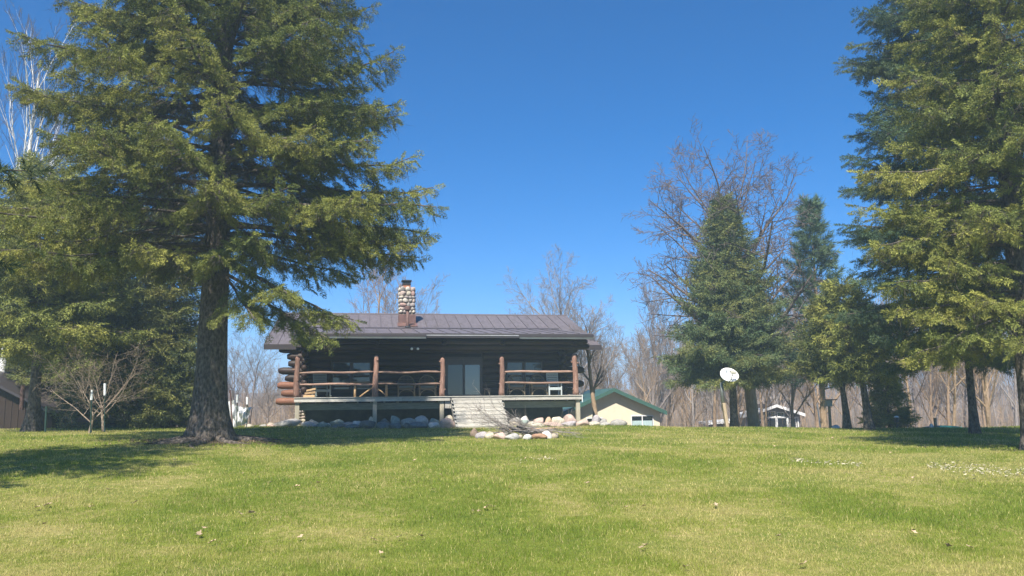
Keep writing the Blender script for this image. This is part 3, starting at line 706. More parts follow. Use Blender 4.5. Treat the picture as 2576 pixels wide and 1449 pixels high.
for i, z in enumerate(zc):
    segs = [(lx[i], rx[i])]
    for a, b, c, d in openings:
        if c-.1 < z < d+.05:
            new = []
            for s0, s1 in segs:
                if s0 < a and s1 > b: new += [(s0, a), (b, s1)]
                else: new.append((s0, s1))
            segs = new
    for s0, s1 in segs:
        t0 = .55 if s0 < 0 else 1; t1 = .55 if s1 > 13 else 1
        m_ = log_mesh(s1-s0, .185, i*31+int(s1*10), (t0, t1), .14 if (s0 < 0 or s1 > 13) else .02)
        o = m_.obj('log', M['log'], fw, (s0, 3.20, z), smooth=True)
        me = o.data
        for slot, zz, lo in (('a', z, True),):
            me.materials.append(M['logend_lit'])
        for p in me.polygons:
            cx = p.center.x + s0
            if (cx < -.2 and z < 1.0) : p.material_index = 1  # lower left log ends: sunlight put into the colour as a paler brown
# crossing logs that run back along the side walls, their ends showing past the front wall
for side, u in (('left', .22), ('right', 12.98)):
    mb = MB(); mb.box(u-.04, u+.04, 3.5, 16.8, -.05, 2.9); 
    sw = mb.obj('side_wall', M['interior'], cabin)
    for i in range(9):
        z = .31 + i*.345
        v0 = 2.45 + rr_.uniform(-.15, .1) - (0.9 if i == 8 else .5 if i == 7 else 0)
        m_ = log_mesh(16.9-v0, .175, 900+i, (.6, .6), .14)
        m_.v = [(y, x, zz) for x, y, zz in m_.v]; m_.f = [f[::-1] for f in m_.f]
        m_.obj('log', M['log'], sw, (u, v0, z), smooth=True)
    mb = MB(); mb.prism([(3.3, 2.7), (17.1, 2.7), (17.1, 2.9), (10.2, 4.98), (3.3, 2.85)], u-.05, u+.05)
    mb.v = [(y, x, z) for x, y, z in mb.v]; mb.f = [f[::-1] for f in mb.f]; mb.obj('gable', M['log'], sw)
mb = MB(); mb.box(.25, 13.0, 16.75, 16.85, -.05, 2.9); mb.obj('rear_wall', M['log'], cabin)
mb = MB(); mb.box(.15, 13.05, 3.30, 3.40, -1.4, -.06).box(.15, .30, 3.4, 16.8, -1.9, -.06).box(12.9, 13.05, 3.4, 16.8, -2.4, -.06).box(.3, 12.9, 16.7, 16.8, -2.5, -.06); mb.obj('foundation', M['found'], cabin)
# porch headers
m_ = log_mesh(13.45, .125, 71, (.9, .9), .05); m_.obj('header_log', M['log'], cabin, (.1, .28, 2.80), smooth=True)
m_ = log_mesh(13.3, .15, 72, (.8, .8), .05); m_.obj('header_log', M['log'], cabin, (.5, .95, 2.62), smooth=True)
for u in (.22, 3.6, 6.7, 9.5, 12.98):
    m_ = log_mesh(3.3, .12, 80+int(u), (.8, 1), .05); m_.v = [(y, x, zz + x*.10) for x, y, zz in m_.v]; m_.f = [f[::-1] for f in m_.f]
    m_.obj('porch_rafter', M['log'], cabin, (u, .05, 2.72), smooth=True)
mb = MB(); mb.box(.02, 13.5, .0, 3.2, 3.0, 3.03); 
V = [(.0, -.3, porchz(-.3)-.125), (13.5, -.3, porchz(-.3)-.125), (13.5, 3.3, porchz(3.3)-.125), (.0, 3.3, porchz(3.3)-.125)]
mb = MB(); slab(mb, .0, 13.5, -.3, 3.4, lambda v: porchz(v)-.115, .02); mb.obj('porch_ceiling', M['log'], cabin)
# windows and sliding door
def window(u0, u1, z0, z1, mull, name='window'):
    mb = MB(); y = 3.02; w = .065
    mb.box(u0, u1, y, y+.1, z1-w, z1).box(u0, u1, y, y+.1, z0, z0+w).box(u0, u0+w, y, y+.1, z0+w, z1-w).box(u1-w, u1, y, y+.1, z0+w, z1-w)
    wo = mb.obj(name, M['log'], cabin, bevel=.008)
    mb = MB(); mb.box(mull-.045, mull+.045, y+.005, y+.09, z0+w, z1-w); mb.obj('mullion', M['trim'], wo)
    for a, b, off in ((u0+w, mull-.045, .05), (mull+.045, u1-w, .03)):
        f = MB(); q = .045; yy = y+off
        f.box(a, b, yy-.015, yy+.02, z1-w-q, z1-w).box(a, b, yy-.015, yy+.02, z0+w, z0+w+q).box(a, a+q, yy-.015, yy+.02, z0+w+q, z1-w-q).box(b-q, b, yy-.015, yy+.02, z0+w+q, z1-w-q)
        f.obj('sash', M['trim'], wo)
        p = MB(); p.box(a+q, b-q, yy, yy+.012, z0+w+q, z1-w-q); p.obj('pane', M['glass'], wo)
    mb = MB(); mb.box(u0-.06, u1+.06, y-.05, y+.12, z0-.06, z0-.002); mb.obj('sill', M['log'], wo)
    return wo
window(1.44, 3.40, .58, 2.06, 2.42); window(10.05, 12.02, .55, 2.06, 11.0)
mb = MB(); y = 3.0
mb.box(7.0, 8.88, y, y+.12, 2.12, 2.24).box(7.0, 7.07, y, y+.12, DZ, 2.12).box(8.81, 8.88, y, y+.12, DZ, 2.12)
door = mb.obj('sliding_door', M['trim'], cabin, bevel=.008)
for a, b, yy in ((7.07, 7.95, y+.07), (7.93, 8.81, y+.03)):
    f = MB(); q = .07
    f.box(a, b, yy-.02, yy+.02, 1.84, 2.118).box(a, b, yy-.02, yy+.02, DZ, DZ+.09).box(a, a+q, yy-.02, yy+.02, DZ+.09, 1.84).box(b-q, b, yy-.02, yy+.02, DZ+.09, 1.84); f.obj('door_frame', M['trim'], door)  # top rail deepened to stand for the dark reflection along the glass top
    p = MB(); p.box(a+q, b-q, yy-.004, yy+.008, DZ+.09, 1.84); p.obj('pane', M['glass'] if a < 7.5 else M['glassdoor'], door)
f = MB(); f.box(8.745, 8.775, y-.03, y+.008, .95, 1.20); f.obj('handle', M['soot'], door)
# chimney: core with separate stones
CU0, CU1, CV0, CV1 = 4.87, 5.76, 7.65, 8.45
mb = MB(); mb.box(CU0+.05, CU1-.05, CV0+.05, CV1-.05, 4.2, 6.36); chim = mb.obj('chimney', M['mortar'], cabin)
mb = MB(); mb.box(CU0-.02, CU1+.02, CV0-.03, CV1+.03, mainz(CV0)-.05, 4.86); mb.obj('metal_base', M['rust'], chim, bevel=.012)
mb = MB(); slab(mb, CU0-.10, CU1+.10, CV0-.85, CV0-.03, lambda v: mainz(v)+.048, .012); mb.obj('flashing', M['rust'], chim)
for x in (CU0-.035, CU0+.30, CU1+.012):
    mb = MB(); mb.box(x, x+.022, CV0-.045, CV0-.03, mainz(CV0)+.0, 4.86); mb.obj('metal_seam', M['rust'], chim)
def blob(rs, sx, sy, sz, sub=2, rough=.18, flat=0.0):
    bm = bmesh.new(); bmesh.ops.create_icosphere(bm, subdivisions=sub, radius=1.0)
    ks = [(Vector((rs.gauss(0, 1), rs.gauss(0, 1), rs.gauss(0, 1))).normalized(), rs.uniform(.50, .86)) for _ in range(11)]
    p0 = [rs.uniform(0, 6.28) for _ in range(6)]
    for v in bm.verts:
        c = v.co.copy()
        for k, d in ks:                                          # planar facets knocked off the sphere
            e = c.dot(k) - d
            if e > 0: c -= k*e*0.85
        c *= 1 + rough*.35*(sin(c.x*3+p0[0])*sin(c.y*3.3+p0[1]) + .5*sin(c.z*6+p0[2])*sin(c.x*5+p0[3]))
        v.co = Vector((c.x*sx, c.y*sy, c.z*sz))
    me = bpy.data.meshes.new('stone'); bm.to_mesh(me); bm.free(); return me
SCOL = [(.52, .46, .36), (.42, .33, .28), (.30, .26, .24), (.55, .50, .42), (.38, .25, .21), (.46, .40, .32), (.24, .25, .25), (.60, .55, .46), (.33, .30, .27)]
rs = random.Random(4)
z = 4.93; row = 0
while z < 6.30:
    hgt = rs.uniform(.14, .27)
    for face, a0, a1 in (('f', CU0, CU1), ('r', CV0+.12, CV1), ('l', CV0+.12, CV1), ('b', CU0, CU1)):
        x = a0
        while x < a1 - .06:
            w = min(rs.uniform(.17, .42), a1-x)
            if a1-x-w < .1: w = a1-x
            me = blob(rs, w*.58, .085, hgt*.60, 2 if face == 'f' else 1)
            cx = x + w/2
            loc = {'f': (cx, CV0+.03, z+hgt/2), 'b': (cx, CV1-.03, z+hgt/2), 'r': (CU1-.03, cx, z+hgt/2), 'l': (CU0+.03, cx, z+hgt/2)}[face]
            o = link('stone', me, M['stone'], chim, loc, smooth=True)
            if face in 'rl': o.rotation_euler = (0, 0, pi/2)
            else: o.rotation_euler = (0, rs.uniform(-.12, .12), 0)
            o.color = (*rs.choice(SCOL), 1)
            x += w
    z += hgt*.97; row += 1
mb = MB(); mb.box(5.08, 5.50, 7.82, 8.28, 6.30, 6.62); mb.obj('flue', M['clay'], chim, bevel=.015)
mb = MB(); mb.box(5.04, 5.52, 7.78, 8.32, 6.56, 6.64).box(5.0, 5.56, 7.74, 8.36, 6.76, 6.82)
for x in (5.06, 5.48):
    for yv in (7.8, 8.27): mb.box(x, x+.03, yv, yv+.03, 6.64, 6.76)
mb.box(5.10, 5.46, 7.84, 8.26, 6.64, 6.75)
mb.obj('chimney_cap', M['soot'], chim)
mb = MB(); mb.tube([(5.30, 6.75, 3.98), (5.30, 6.75, 4.20), (5.30, 6.75, 5.06)], [.095, .092, .09], 14); vp = mb.obj('vent_pipe', M['rustpole'], cabin, smooth=True)
mb = MB(); mb.tube([(5.30, 6.75, 4.96), (5.30, 6.75, 5.02), (5.30, 6.75, 5.17), (5.30, 6.75, 5.22)], [.12, .165, .165, .10], 14); mb.obj('pipe_cap', M['rustpole'], vp, smooth=False)
mb = MB(); mb.tube([(5.30, 6.75, 4.05), (5.30, 6.75, 4.13)], [.19, .12], 14); mb.obj('pipe_collar', M['soot'], vp)

# deck
mb = MB()
for u in np.arange(.3, 13.0, .61): mb.box(u, u+.045, .08, 3.1, -.02, DZ-.035)
mb.box(.05, 13.15, .50, .56, -.30, -.02)
deck = mb.obj('porch_deck', M['treated'], cabin)
bmesh_ = []
brd = [MB().box(0, 4.38, 0, .14, -.032, 0).mesh('deck_board') for _ in range(1)]
for j in range(22):
    for i in range(3):
        o = link('deck_board', brd[0], M['deck'], deck, (-.02 + i*4.41, -.045 + j*.145, DZ))
for a, b in ((0.0, 4.75), (4.757, 10.0), (10.007, 13.18)):
    mb = MB(); mb.box(a, b, -.005, .035, .065, DZ-.045); mb.obj('rim_board', M['deck'], deck)
for a, b in ((0.12, 3.45), (3.63, 6.5), (9.5, 12.9)):
    mb = MB(); mb.box(a, b, .36, .41, -.30, -.005); mb.obj('beam', M['treated'], deck)
mb = MB(); mb.box(6.72, 7.05, .10, .14, -.28, .06); mb.obj('beam', M['deck'], deck)
mb = MB(); mb.box(13.19, 13.225, -.02, .02, -.06, DZ+.01); mb.obj('corner_trim', M['whitepl'], deck)
for u in (.13, 3.54, 6.58, 9.40, 13.03):
    v = .10; w_ = hw(u, v); zg = G(w_.x, w_.y)-.15
    mb = MB(); mb.box(u-.095, u+.095, v, v+.16, zg, .06 if u not in (9.40,) else .02); mb.obj('support_post', M['deckpost'], deck, bevel=.008)
# stairs
st = empty('stairs', (0, 0, 0), 0, cabin)
for u in (7.02, 9.32):
    stairs_e = MB()
    V = []; v0, z0, v1, z1 = 0.0, .10, -2.15, -1.28
    x = u-.03
    pts = [(v0, z0), (v0, z0-.34), (v1+.05, z1-.12), (v1-.02, z1+.14)]
    n = 4; VV = [(x, p[0], p[1]) for p in pts] + [(x+.06, p[0], p[1]) for p in pts]
    stairs_e.add(VV, [(0,1,2,3), (7,6,5,4)] + [(i, i+4, (i+1)%4+4, (i+1)%4) for i in range(4)])
    stairs_e.obj('stringer', M['deck'], st)
for i in range(8):
    z1 = .13 - i*.166; v = -.04 - i*.262; ua, ub = 7.06, 9.30
    mb = MB(); mb.box(ua-.08+rr_.uniform(-.02, .02), ub+.06+rr_.uniform(-.02, .02), v-.285, v-.002, z1-.034, z1); mb.obj('tread', M['deck'], st)
    mb = MB(); mb.box(ua, ub, v-.272, v-.250, z1-.164, z1-.036); mb.obj('riser', M['deck'], st)
# porch posts with knots, and rails
def knotty(name, u, v, z0, z1, r, seed, knots, par, mat='post'):
    rs = random.Random(seed); k = 12; pts = []; rad = []
    ln = rs.uniform(-.04, .04)
    for i in range(k):
        t = i/(k-1); pts.append((u + .02*sin(t*5+seed) + ln*t, v + .015*cos(t*4+seed), z0+(z1-z0)*t)); rad.append(r*(1.12-.22*t)*(1+.04*sin(i*2.1+seed)))
    pts.append((u + ln, v, z1+.05)); rad.append(r*.62); pts.append((u+ln, v, z1+.085)); rad.append(r*.2)
    rad[0] *= 1.1
    mb = MB(); mb.tube(pts, rad, 12)
    for kz, ka, kl in knots:
        c = Vector((u+ln*(kz-z0)/(z1-z0), v, kz)); d = Vector((cos(ka), sin(ka)*1.0, .25))
        mb.tube([c+d*r*.5, c+d*(r*.95), c+d*(r+kl)], [.055, .04, .022], 7)
    return mb.obj(name, M[mat], par, smooth=True)
P5 = [(.10, 2.02, .125, [(1.46, 3.4, .08), (1.0, -1.2, .03), (.6, 5.6, .03)]), (3.56, 2.08, .12, [(1.9, -1.0, .05), (1.43, .3, .03), (.5, -.6, .05)]),
      (6.60, 1.96, .115, [(1.83, 3.3, .05), (1.2, .2, .05), (.55, -.5, .05), (.9, 3.3, .03)]), (9.38, 2.0, .12, [(1.72, 3.4, .07), (1.25, -.2, .05), (.8, 3.2, .03)]),
      (12.94, 2.15, .13, [(1.78, 3.5, .08), (1.75, -.1, .07), (.95, -1.4, .03), (.5, 3.6, .06)])]
for i, (u, z, r, kn) in enumerate(P5): knotty('porch_post', u, .13, DZ, z, r, 3+i*7, kn, cabin)
def rail(u0, u1, z, seed, r=.052):
    rs = random.Random(seed); k = 13; pts = []; rad = []
    a, b, c = rs.uniform(0, 6), rs.uniform(.008, .022), rs.uniform(0, 6)
    for i in range(k):
        t = i/(k-1); pts.append((u0+(u1-u0)*t, .13 + .012*sin(t*7+c), z + b*sin(t*9+a) + .012*sin(t*4+c))); rad.append(r*rs.uniform(.88, 1.1))
    rad[0] *= .55; rad[-1] *= .55
    MB().tube(pts, rad, 9).obj('rail', M['rail'], cabin, smooth=True)
for i, (a, b) in enumerate(((.16, 3.50), (3.62, 6.55), (9.44, 12.88))):
    rail(a, b, 1.375, 20+i); rail(a, b, .845 if i < 2 else .86, 30+i, .048)
# floodlights on the header, corner pillar stones
mb = MB(); mb.box(5.12, 5.52, .09, .12, 2.48, 2.53); fl = mb.obj('floodlight', M['trim'], cabin)
for u in (5.18, 5.46): MB().tube([(u, .10, 2.48), (u, -.02, 2.44), (u, -.03, 2.435)], [.03, .062, .05], 10).obj('lamp_head', M['whitepl'], fl, smooth=True)
mb = MB(); mb.box(-.08, .30, 3.0, 3.3, -1.35, -.05); pil = mb.obj('stone_pillar', M['mortar'], cabin)
rs = random.Random(8)
for i in range(9):
    for du in (0.0, .2):
        o = link('stone', blob(rs, .13, .1, .085, 2), M['stone'], pil, (-.0+du, 2.98, -1.2+i*.135), smooth=True); o.color = (*rs.choice(SCOL), 1)
# cable hanging by the stairs
MB().tube([(6.98, -.04, .20), (6.96, -.07, .02), (6.90, -.09, -.3), (6.80, -.1, -.75), (6.74, -.12, -1.1)], .008, 6).obj('cable', M['cord'], cabin)
mb = MB(); mb.tube([(6.96, -.05, .22), (7.02, -.07, .12), (6.95, -.07, .05), (6.93, -.05, .14), (6.99, -.06, .21)], .012, 6).obj('cable_coil', M['cord'], cabin)

# ------------------------------------------------------------------ things on the porch
def htag(name, u, v, label, cat, group=None, rz=0.0, z=DZ):
    e = empty(name, hw(u, v, z), YAW + rz); tag(e, label, cat, group); return e
def wicker_chair(u, v, label, rz=0.0, mat='darkwood'):
    e = htag('wicker_armchair', u, v, label, 'armchair', 'wicker armchairs on the porch', rz)
    w = .38; m_ = M[mat]
    for x in (-w, w):
        for y in (-.28, .3): MB().tube([(x, y, 0), (x, y, .42)], .025, 7).obj('leg', m_, e)
        MB().tube([(x*.98, -.30, .40), (x*1.06, -.30, .60), (x*1.04, -.1, .66), (x, .3, .68)], .04, 8).obj('armrest', m_, e, smooth=True)
    mb = MB(); mb.box(-w, w, -.30, .32, .36, .43); mb.obj('seat', m_, e, bevel=.02)
    pts = [(-w, .30, .42)] + [(-w*cos(a)*1.02, .30+.05*sin(a), .62+.40*sin(a)) for a in np.linspace(0, pi, 13)] + [(w, .30, .42)]
    mb = MB(); mb.tube(pts, .03, 7)
    for x in np.linspace(-w*.85, w*.85, 11):
        zt = .62 + .40*sqrt(max(0, 1-(x/w/1.02)**2)); mb.tube([(x, .31, .43), (x, .34, zt)], .011, 5)
    for z in (.52, .62, .72, .82): mb.box(-w*.9, w*.9, .325, .335, z, z+.02)
    mb.obj('backrest', m_, e)
    pts = [(-w, -.30, .05)] + [(-w*.92*cos(a), -.30, .08+.25*sin(a)) for a in np.linspace(.1, pi-.1, 11)] + [(w, -.30, .05)]
    mb = MB(); mb.tube(pts, .02, 6); mb.box(-w, w, -.315, -.285, .33, .37); mb.obj('apron', m_, e)
    mb = MB(); mb.box(-w*.85, w*.85, -.27, .25, .43, .50); mb.obj('cushion', M['chaingrey'], e, bevel=.025)
    return e
wicker_chair(5.02, 1.6, 'brown wicker armchair nearer the log table, left one of the pair by the stairs')
wicker_chair(6.02, 1.6, 'brown wicker armchair beside the stairs, just left of the third porch post')
wicker_chair(10.32, 1.6, 'brown wicker armchair directly right of the fourth porch post, before the window')
wicker_chair(11.42, 1.5, 'brown wicker armchair next to the pale slatted chair')
def slat_chair(u, v, mat, label, name, cat, rock=False, w=.30, rz=0.0):
    e = htag(name, u, v, label, cat, None, rz); m_ = M[mat]
    for x in (-w, w):
        mb = MB(); mb.box(x-.03, x+.03, -.30, -.24, .03 if rock else 0, .62); mb.obj('leg', m_, e)
        mb = MB(); mb.box(x-.03, x+.03, .26, .32, .03 if rock else 0, .60); mb.obj('leg', m_, e)
        mb = MB(); mb.box(x-.05, x+.05, -.33, .36, .62, .65); mb.obj('armrest', m_, e, bevel=.008)
        if rock: MB().tube([(x, -.45, .08), (x, -.2, .02), (x, .1, .02), (x, .5, .12)], .022, 6).obj('rocker', m_, e)
    for k in range(6): 
        mb = MB(); mb.box(-w+.03, w-.03, -.28+k*.095, -.20+k*.095, .36, .385); mb.obj('seat_slat', m_, e)
    mb = MB(); mb.box(-w+.03, w-.03, -.30, -.27, .26, .36); mb.obj('front_rail', m_, e)
    for x in (-w+.03, w-.03):
        mb = MB(); mb.beam((x, .28, .38), (x, .40, 1.12), .04, .05); mb.obj('back_stile', m_, e)
    for k in range(8):
        z = .46 + k*.085; y = .28 + (z-.38)*.16
        mb = MB(); mb.box(-w+.05, w-.05, y-.01, y+.01, z, z+.062); mb.obj('back_slat', m_, e)
    return e
slat_chair(12.15, 1.3, 'chairwhite', 'pale grey slatted wooden armchair behind the last stretch of porch railing', 'slatted_armchair', 'armchair')
slat_chair(1.10, 1.5, 'chaingrey', 'grey green rocking chair behind the firewood at the porch corner', 'rocking_chair', 'rocking chair', True, .33, .3)
# rustic log table
t = htag('log_table', 3.35, 1.4, 'rustic log table with a diagonal brace behind the second porch post', 'table')
mb = MB(); mb.box(-.95, 1.0, -.40, .42, .66, .72); mb.obj('table_top', M['darkwood'], t, bevel=.01)
for x in (-.72, .72):
    for y in (-.3, .3): MB().tube([(x, y, 0), (x, y, .66)], [.055, .048], 8).obj('leg', M['firewood'] if y < 0 else M['darkwood'], t, smooth=True)
MB().tube([(-.50, -.3, .02), (.30, -.3, .62)], .032, 7).obj('brace', M['firewood'], t, smooth=True)
MB().tube([(.68, -.3, .10), (.10, -.3, .58)], .028, 7).obj('brace', M['firewood'], t, smooth=True)
# firewood at the left post
fwl = [('long split log lying lowest in the firewood at the porch corner', .62, .06, .0, .50, .10), ('short split log on top of the firewood at the porch corner', .70, .34, .35, .42, .08), ('slanting split log in the middle of the firewood at the porch corner', .66, .20, .18, .48, .09)]
for lab, u, z, rot, ln, th in fwl:
    e = MB().prism([(-ln/2, -th/2), (ln/2, -th/2), (ln/2+.01, th/2), (-ln/2+.02, th/2)], -th*.55, th*.55).obj('firewood_log', M['firewood'], None, hw(u, .22, DZ+z), bevel=.008)
    e.rotation_euler = (0, -rot*.6, YAW); tag(e, lab, 'firewood', 'split firewood on the porch')
# ------------------------------------------------------------------ boulders along the porch
S_ = 2576/3840
def on_line(px, py, v):
    k = at(px, py, 1.0).x; c, s = cos(YAW), sin(YAW)
    u = (9.731 + v*s + k*(36 + v*c))/(c - k*s)
    return hw(u, v)
CR = {'grey': (.33, .31, .28), 'pale grey': (.42, .40, .37), 'cream': (.56, .49, .37), 'tan': (.44, .37, .28), 'pink': (.50, .37, .31), 'white': (.64, .60, .54),
      'slate': (.16, .19, .20), 'greenish': (.27, .32, .28), 'dark': (.14, .15, .14), 'orange': (.52, .37, .25), 'lilac': (.40, .36, .36), 'brown': (.22, .16, .12), 'rust': (.42, .25, .16), 'sandy': (.48, .43, .34)}
def boulder(seed, x0, x1, yt, yb, p, col, label, cat='rock', group='boulders heaped in front of the porch', name='boulder', back=False, deep=1.0, rough=.2):
    """p: where it stands; the outline (in pixels of the 3840 wide picture) gives its real width and top"""
    Yd = p.y; dep = Yd*0.99
    w = (x1-x0)*S_/F*dep; c = at((x0+x1)/2*S_, yb*S_, Yd); top = at((x0+x1)/2*S_, yt*S_, Yd).z
    g = G(p.x, p.y); h = max(.12, top - g)
    rs = random.Random(seed)
    me = blob(rs, w*.61, w*.54*deep, h*.78, 3 if w > .35 else 2, rough)
    o = link(name, me, M['stone'], None, (c.x, p.y, g + h*.34), smooth=True)
    o.rotation_euler = (0, rs.uniform(-.1, .1), rs.uniform(-.3, .3))
    cc = CR[col]; f = rs.uniform(.92, 1.1); o.color = (cc[0]*f, cc[1]*f, cc[2]*f, 1)
    return tag(o, label, cat, group)
RK = [  # x0 x1 ytop ybottom row colour label
 (915, 951, 1593, 1615, 0, 'sandy', 'sandy low boulder at the foot of the white tarp'),
 (969, 1005, 1595, 1613, 0, 'grey', 'low grey boulder left of the two stacked pinkish stones'),
 (999, 1031, 1590, 1608, 0, 'pink', 'lower one of two flat pinkish stones stacked left of the big flat boulder'),
 (1001, 1029, 1581, 1596, 1, 'tan', 'upper flat tan stone of the small stack left of the big flat boulder'),
 (1021, 1133, 1571, 1613, 0, 'pale grey', 'biggest flat grey boulder under the left porch corner'),
 (1127, 1186, 1579, 1613, 0, 'pale grey', 'blocky grey beige boulder touching the biggest flat boulder on its right'),
 (1158, 1191, 1573, 1600, 1, 'cream', 'round yellowish boulder peeping over the blocky grey beige one'),
 (1185, 1233, 1580, 1610, 0, 'greenish', 'grey boulder with a dark top right of the blocky one'),
 (1219, 1240, 1587, 1603, 1, 'white', 'small pale wedge stone in the gap beside the dark topped boulder'),
 (1237, 1289, 1575, 1600, 2, 'greenish', 'greenish grey sunlit boulder behind two shaded blue grey ones'),
 (1238, 1290, 1589, 1610, 0, 'slate', 'shaded blue grey boulder in front of the greenish one'),
 (1282, 1323, 1580, 1602, 1, 'pink', 'pinkish striped boulder between two shaded front boulders'),
 (1293, 1344, 1589, 1610, 0, 'slate', 'low shaded boulder in front of the pinkish striped one'),
 (1322, 1358, 1577, 1600, 1, 'white', 'white triangular stone leaning on the large slate boulder'),
 (1342, 1412, 1576, 1610, 0, 'dark', 'large dark slate boulder left of the second support post'),
 (1379, 1397, 1567, 1585, 2, 'cream', 'small round white stone behind the large dark slate boulder'),
 (1411, 1458, 1580, 1605, 0, 'slate', 'grey shaded boulder right beside the second support post'),
 (1428, 1464, 1569, 1592, 1, 'dark', 'dark green grey boulder behind the one beside the support post'),
 (1459, 1499, 1554, 1592, 2, 'greenish', 'tall pointed boulder rising highest in the shaded row'),
 (1457, 1508, 1585, 1604, 0, 'slate', 'low blue grey boulder at the foot of the tall pointed one'),
 (1495, 1555, 1567, 1592, 1, 'grey', 'wide oval grey boulder right of the tall pointed one'),
 (1505, 1545, 1587, 1604, 0, 'dark', 'small dark stone under the wide oval grey boulder'),
 (1553, 1607, 1564, 1592, 1, 'pale grey', 'pale topped grey boulder in the middle of the shaded row'),
 (1541, 1603, 1584, 1604, 0, 'slate', 'long low blue boulder under the pale topped grey one'),
 (1605, 1654, 1567, 1595, 1, 'greenish', 'round dark boulder left of the third support post'),
 (1602, 1650, 1583, 1604, 0, 'white', 'white sunlit boulder in front of the round dark one'),
 (1667, 1697, 1558, 1586, 1, 'cream', 'round tan boulder under the cable beside the stairs'),
 (1655, 1713, 1570, 1603, 0, 'pink', 'large pink boulder leaning against the left side of the stairs'),
 (1908, 1949, 1564, 1590, 1, 'grey', 'grey topped boulder first to the right of the stairs'),
 (1906, 1958, 1577, 1600, 0, 'tan', 'wide beige boulder in front of the grey topped one by the stairs'),
 (1946, 1995, 1561, 1586, 2, 'white', 'pale arched boulder over a small dark oval stone'),
 (1947, 1982, 1571, 1589, 1, 'greenish', 'small dark green oval stone under the pale arched boulder'),
 (1999, 2043, 1562, 1586, 1, 'pink', 'pinkish pointed boulder left of the round orange one'),
 (1972, 2043, 1581, 1600, 0, 'sandy', 'long low sandy boulder under the pinkish pointed one'),
 (2040, 2068, 1564, 1586, 1, 'orange', 'round orange boulder squeezed between a pinkish and a cream one'),
 (2042, 2106, 1582, 1600, 0, 'pink', 'long low pink grey boulder below the round orange one'),
 (2067, 2119, 1560, 1588, 1, 'cream', 'big cream boulder right of the round orange one'),
 (2110, 2167, 1558, 1586, 1, 'pink', 'largest pink boulder left of the last support post'),
 (2102, 2162, 1579, 1600, 0, 'lilac', 'broad lilac grey boulder under the largest pink one'),
 (2159, 2209, 1576, 1600, 0, 'pink', 'pale pink boulder at the foot of the last support post'),
 (2206, 2252, 1582, 1599, 0, 'sandy', 'flat beige stone in front of the round grey one past the porch end'),
 (2218, 2250, 1560, 1586, 1, 'lilac', 'round lilac grey boulder standing at the foot of the leafless tree'),
 (2246, 2278, 1569, 1588, 1, 'grey', 'small grey boulder right of the round lilac grey one'),
 (2243, 2286, 1582, 1599, 0, 'pale grey', 'flat grey stone in front of the small grey boulder'),
 (2288, 2347, 1573, 1597, 0, 'grey', 'last grey boulder standing alone before the beige building'),
]
for i, (x0, x1, yt, yb, row, col, lab) in enumerate(RK):
    p = on_line((x0+x1)/2*S_, yb*S_, (-1.35, -.85, -.45)[row])
    boulder(100+i, x0, x1, yt, yb, p, col, lab, deep=.85)
# ------------------------------------------------------------------ ring of stones with brush
RG = [(1762, 1796, 1607, 1632, 25.8, 'brown', 'dark brown stone lying a little apart left of the fire ring'),
 (1785, 1828, 1619, 1643, 24.9, 'lilac', 'lilac grey stone leftmost in the front arc of the fire ring'),
 (1822, 1856, 1619, 1643, 24.7, 'cream', 'cream stone between the lilac and the wide pink stone of the fire ring'),
 (1851, 1899, 1620, 1648, 24.4, 'pink', 'wide pink stone in the front arc of the fire ring'),
 (1898, 1945, 1625, 1651, 24.1, 'pale grey', 'blocky pale grey stone in the middle front of the fire ring'),
 (1941, 1960, 1634, 1649, 24.3, 'tan', 'small tan stone between two white stones of the fire ring'),
 (1957, 1994, 1630, 1651, 24.0, 'white', 'small rounded white stone in front of the brush in the fire ring'),
 (1992, 2048, 1626, 1648, 24.3, 'rust', 'rusty orange stone of the fire ring right of the small white one'),
 (2033, 2072, 1617, 1647, 24.5, 'white', 'bright white tilted stone at the right of the fire ring'),
 (2062, 2098, 1619, 1643, 24.8, 'tan', 'grey tan stone rightmost in the fire ring'),
 (1995, 2021, 1617, 1634, 25.2, 'pink', 'small pink stone behind the rusty one in the fire ring'),
 (1880, 1915, 1612, 1626, 26.3, 'grey', 'grey stone at the back of the fire ring under the twigs'),
 (1960, 2000, 1611, 1624, 26.4, 'tan', 'tan stone at the back of the fire ring behind the charred wood'),
 (2040, 2076, 1611, 1624, 26.0, 'brown', 'brown stone at the back right of the fire ring')]
for i, (x0, x1, yt, yb, Y, col, lab) in enumerate(RG):
    p = at((x0+x1)/2*S_, yb*S_, Y); boulder(300+i, x0, x1, yt, yb, Vector((p.x, Y, 0)), col, lab, 'rock', 'stones of the fire ring', 'ring_stone', deep=.8, rough=.12)
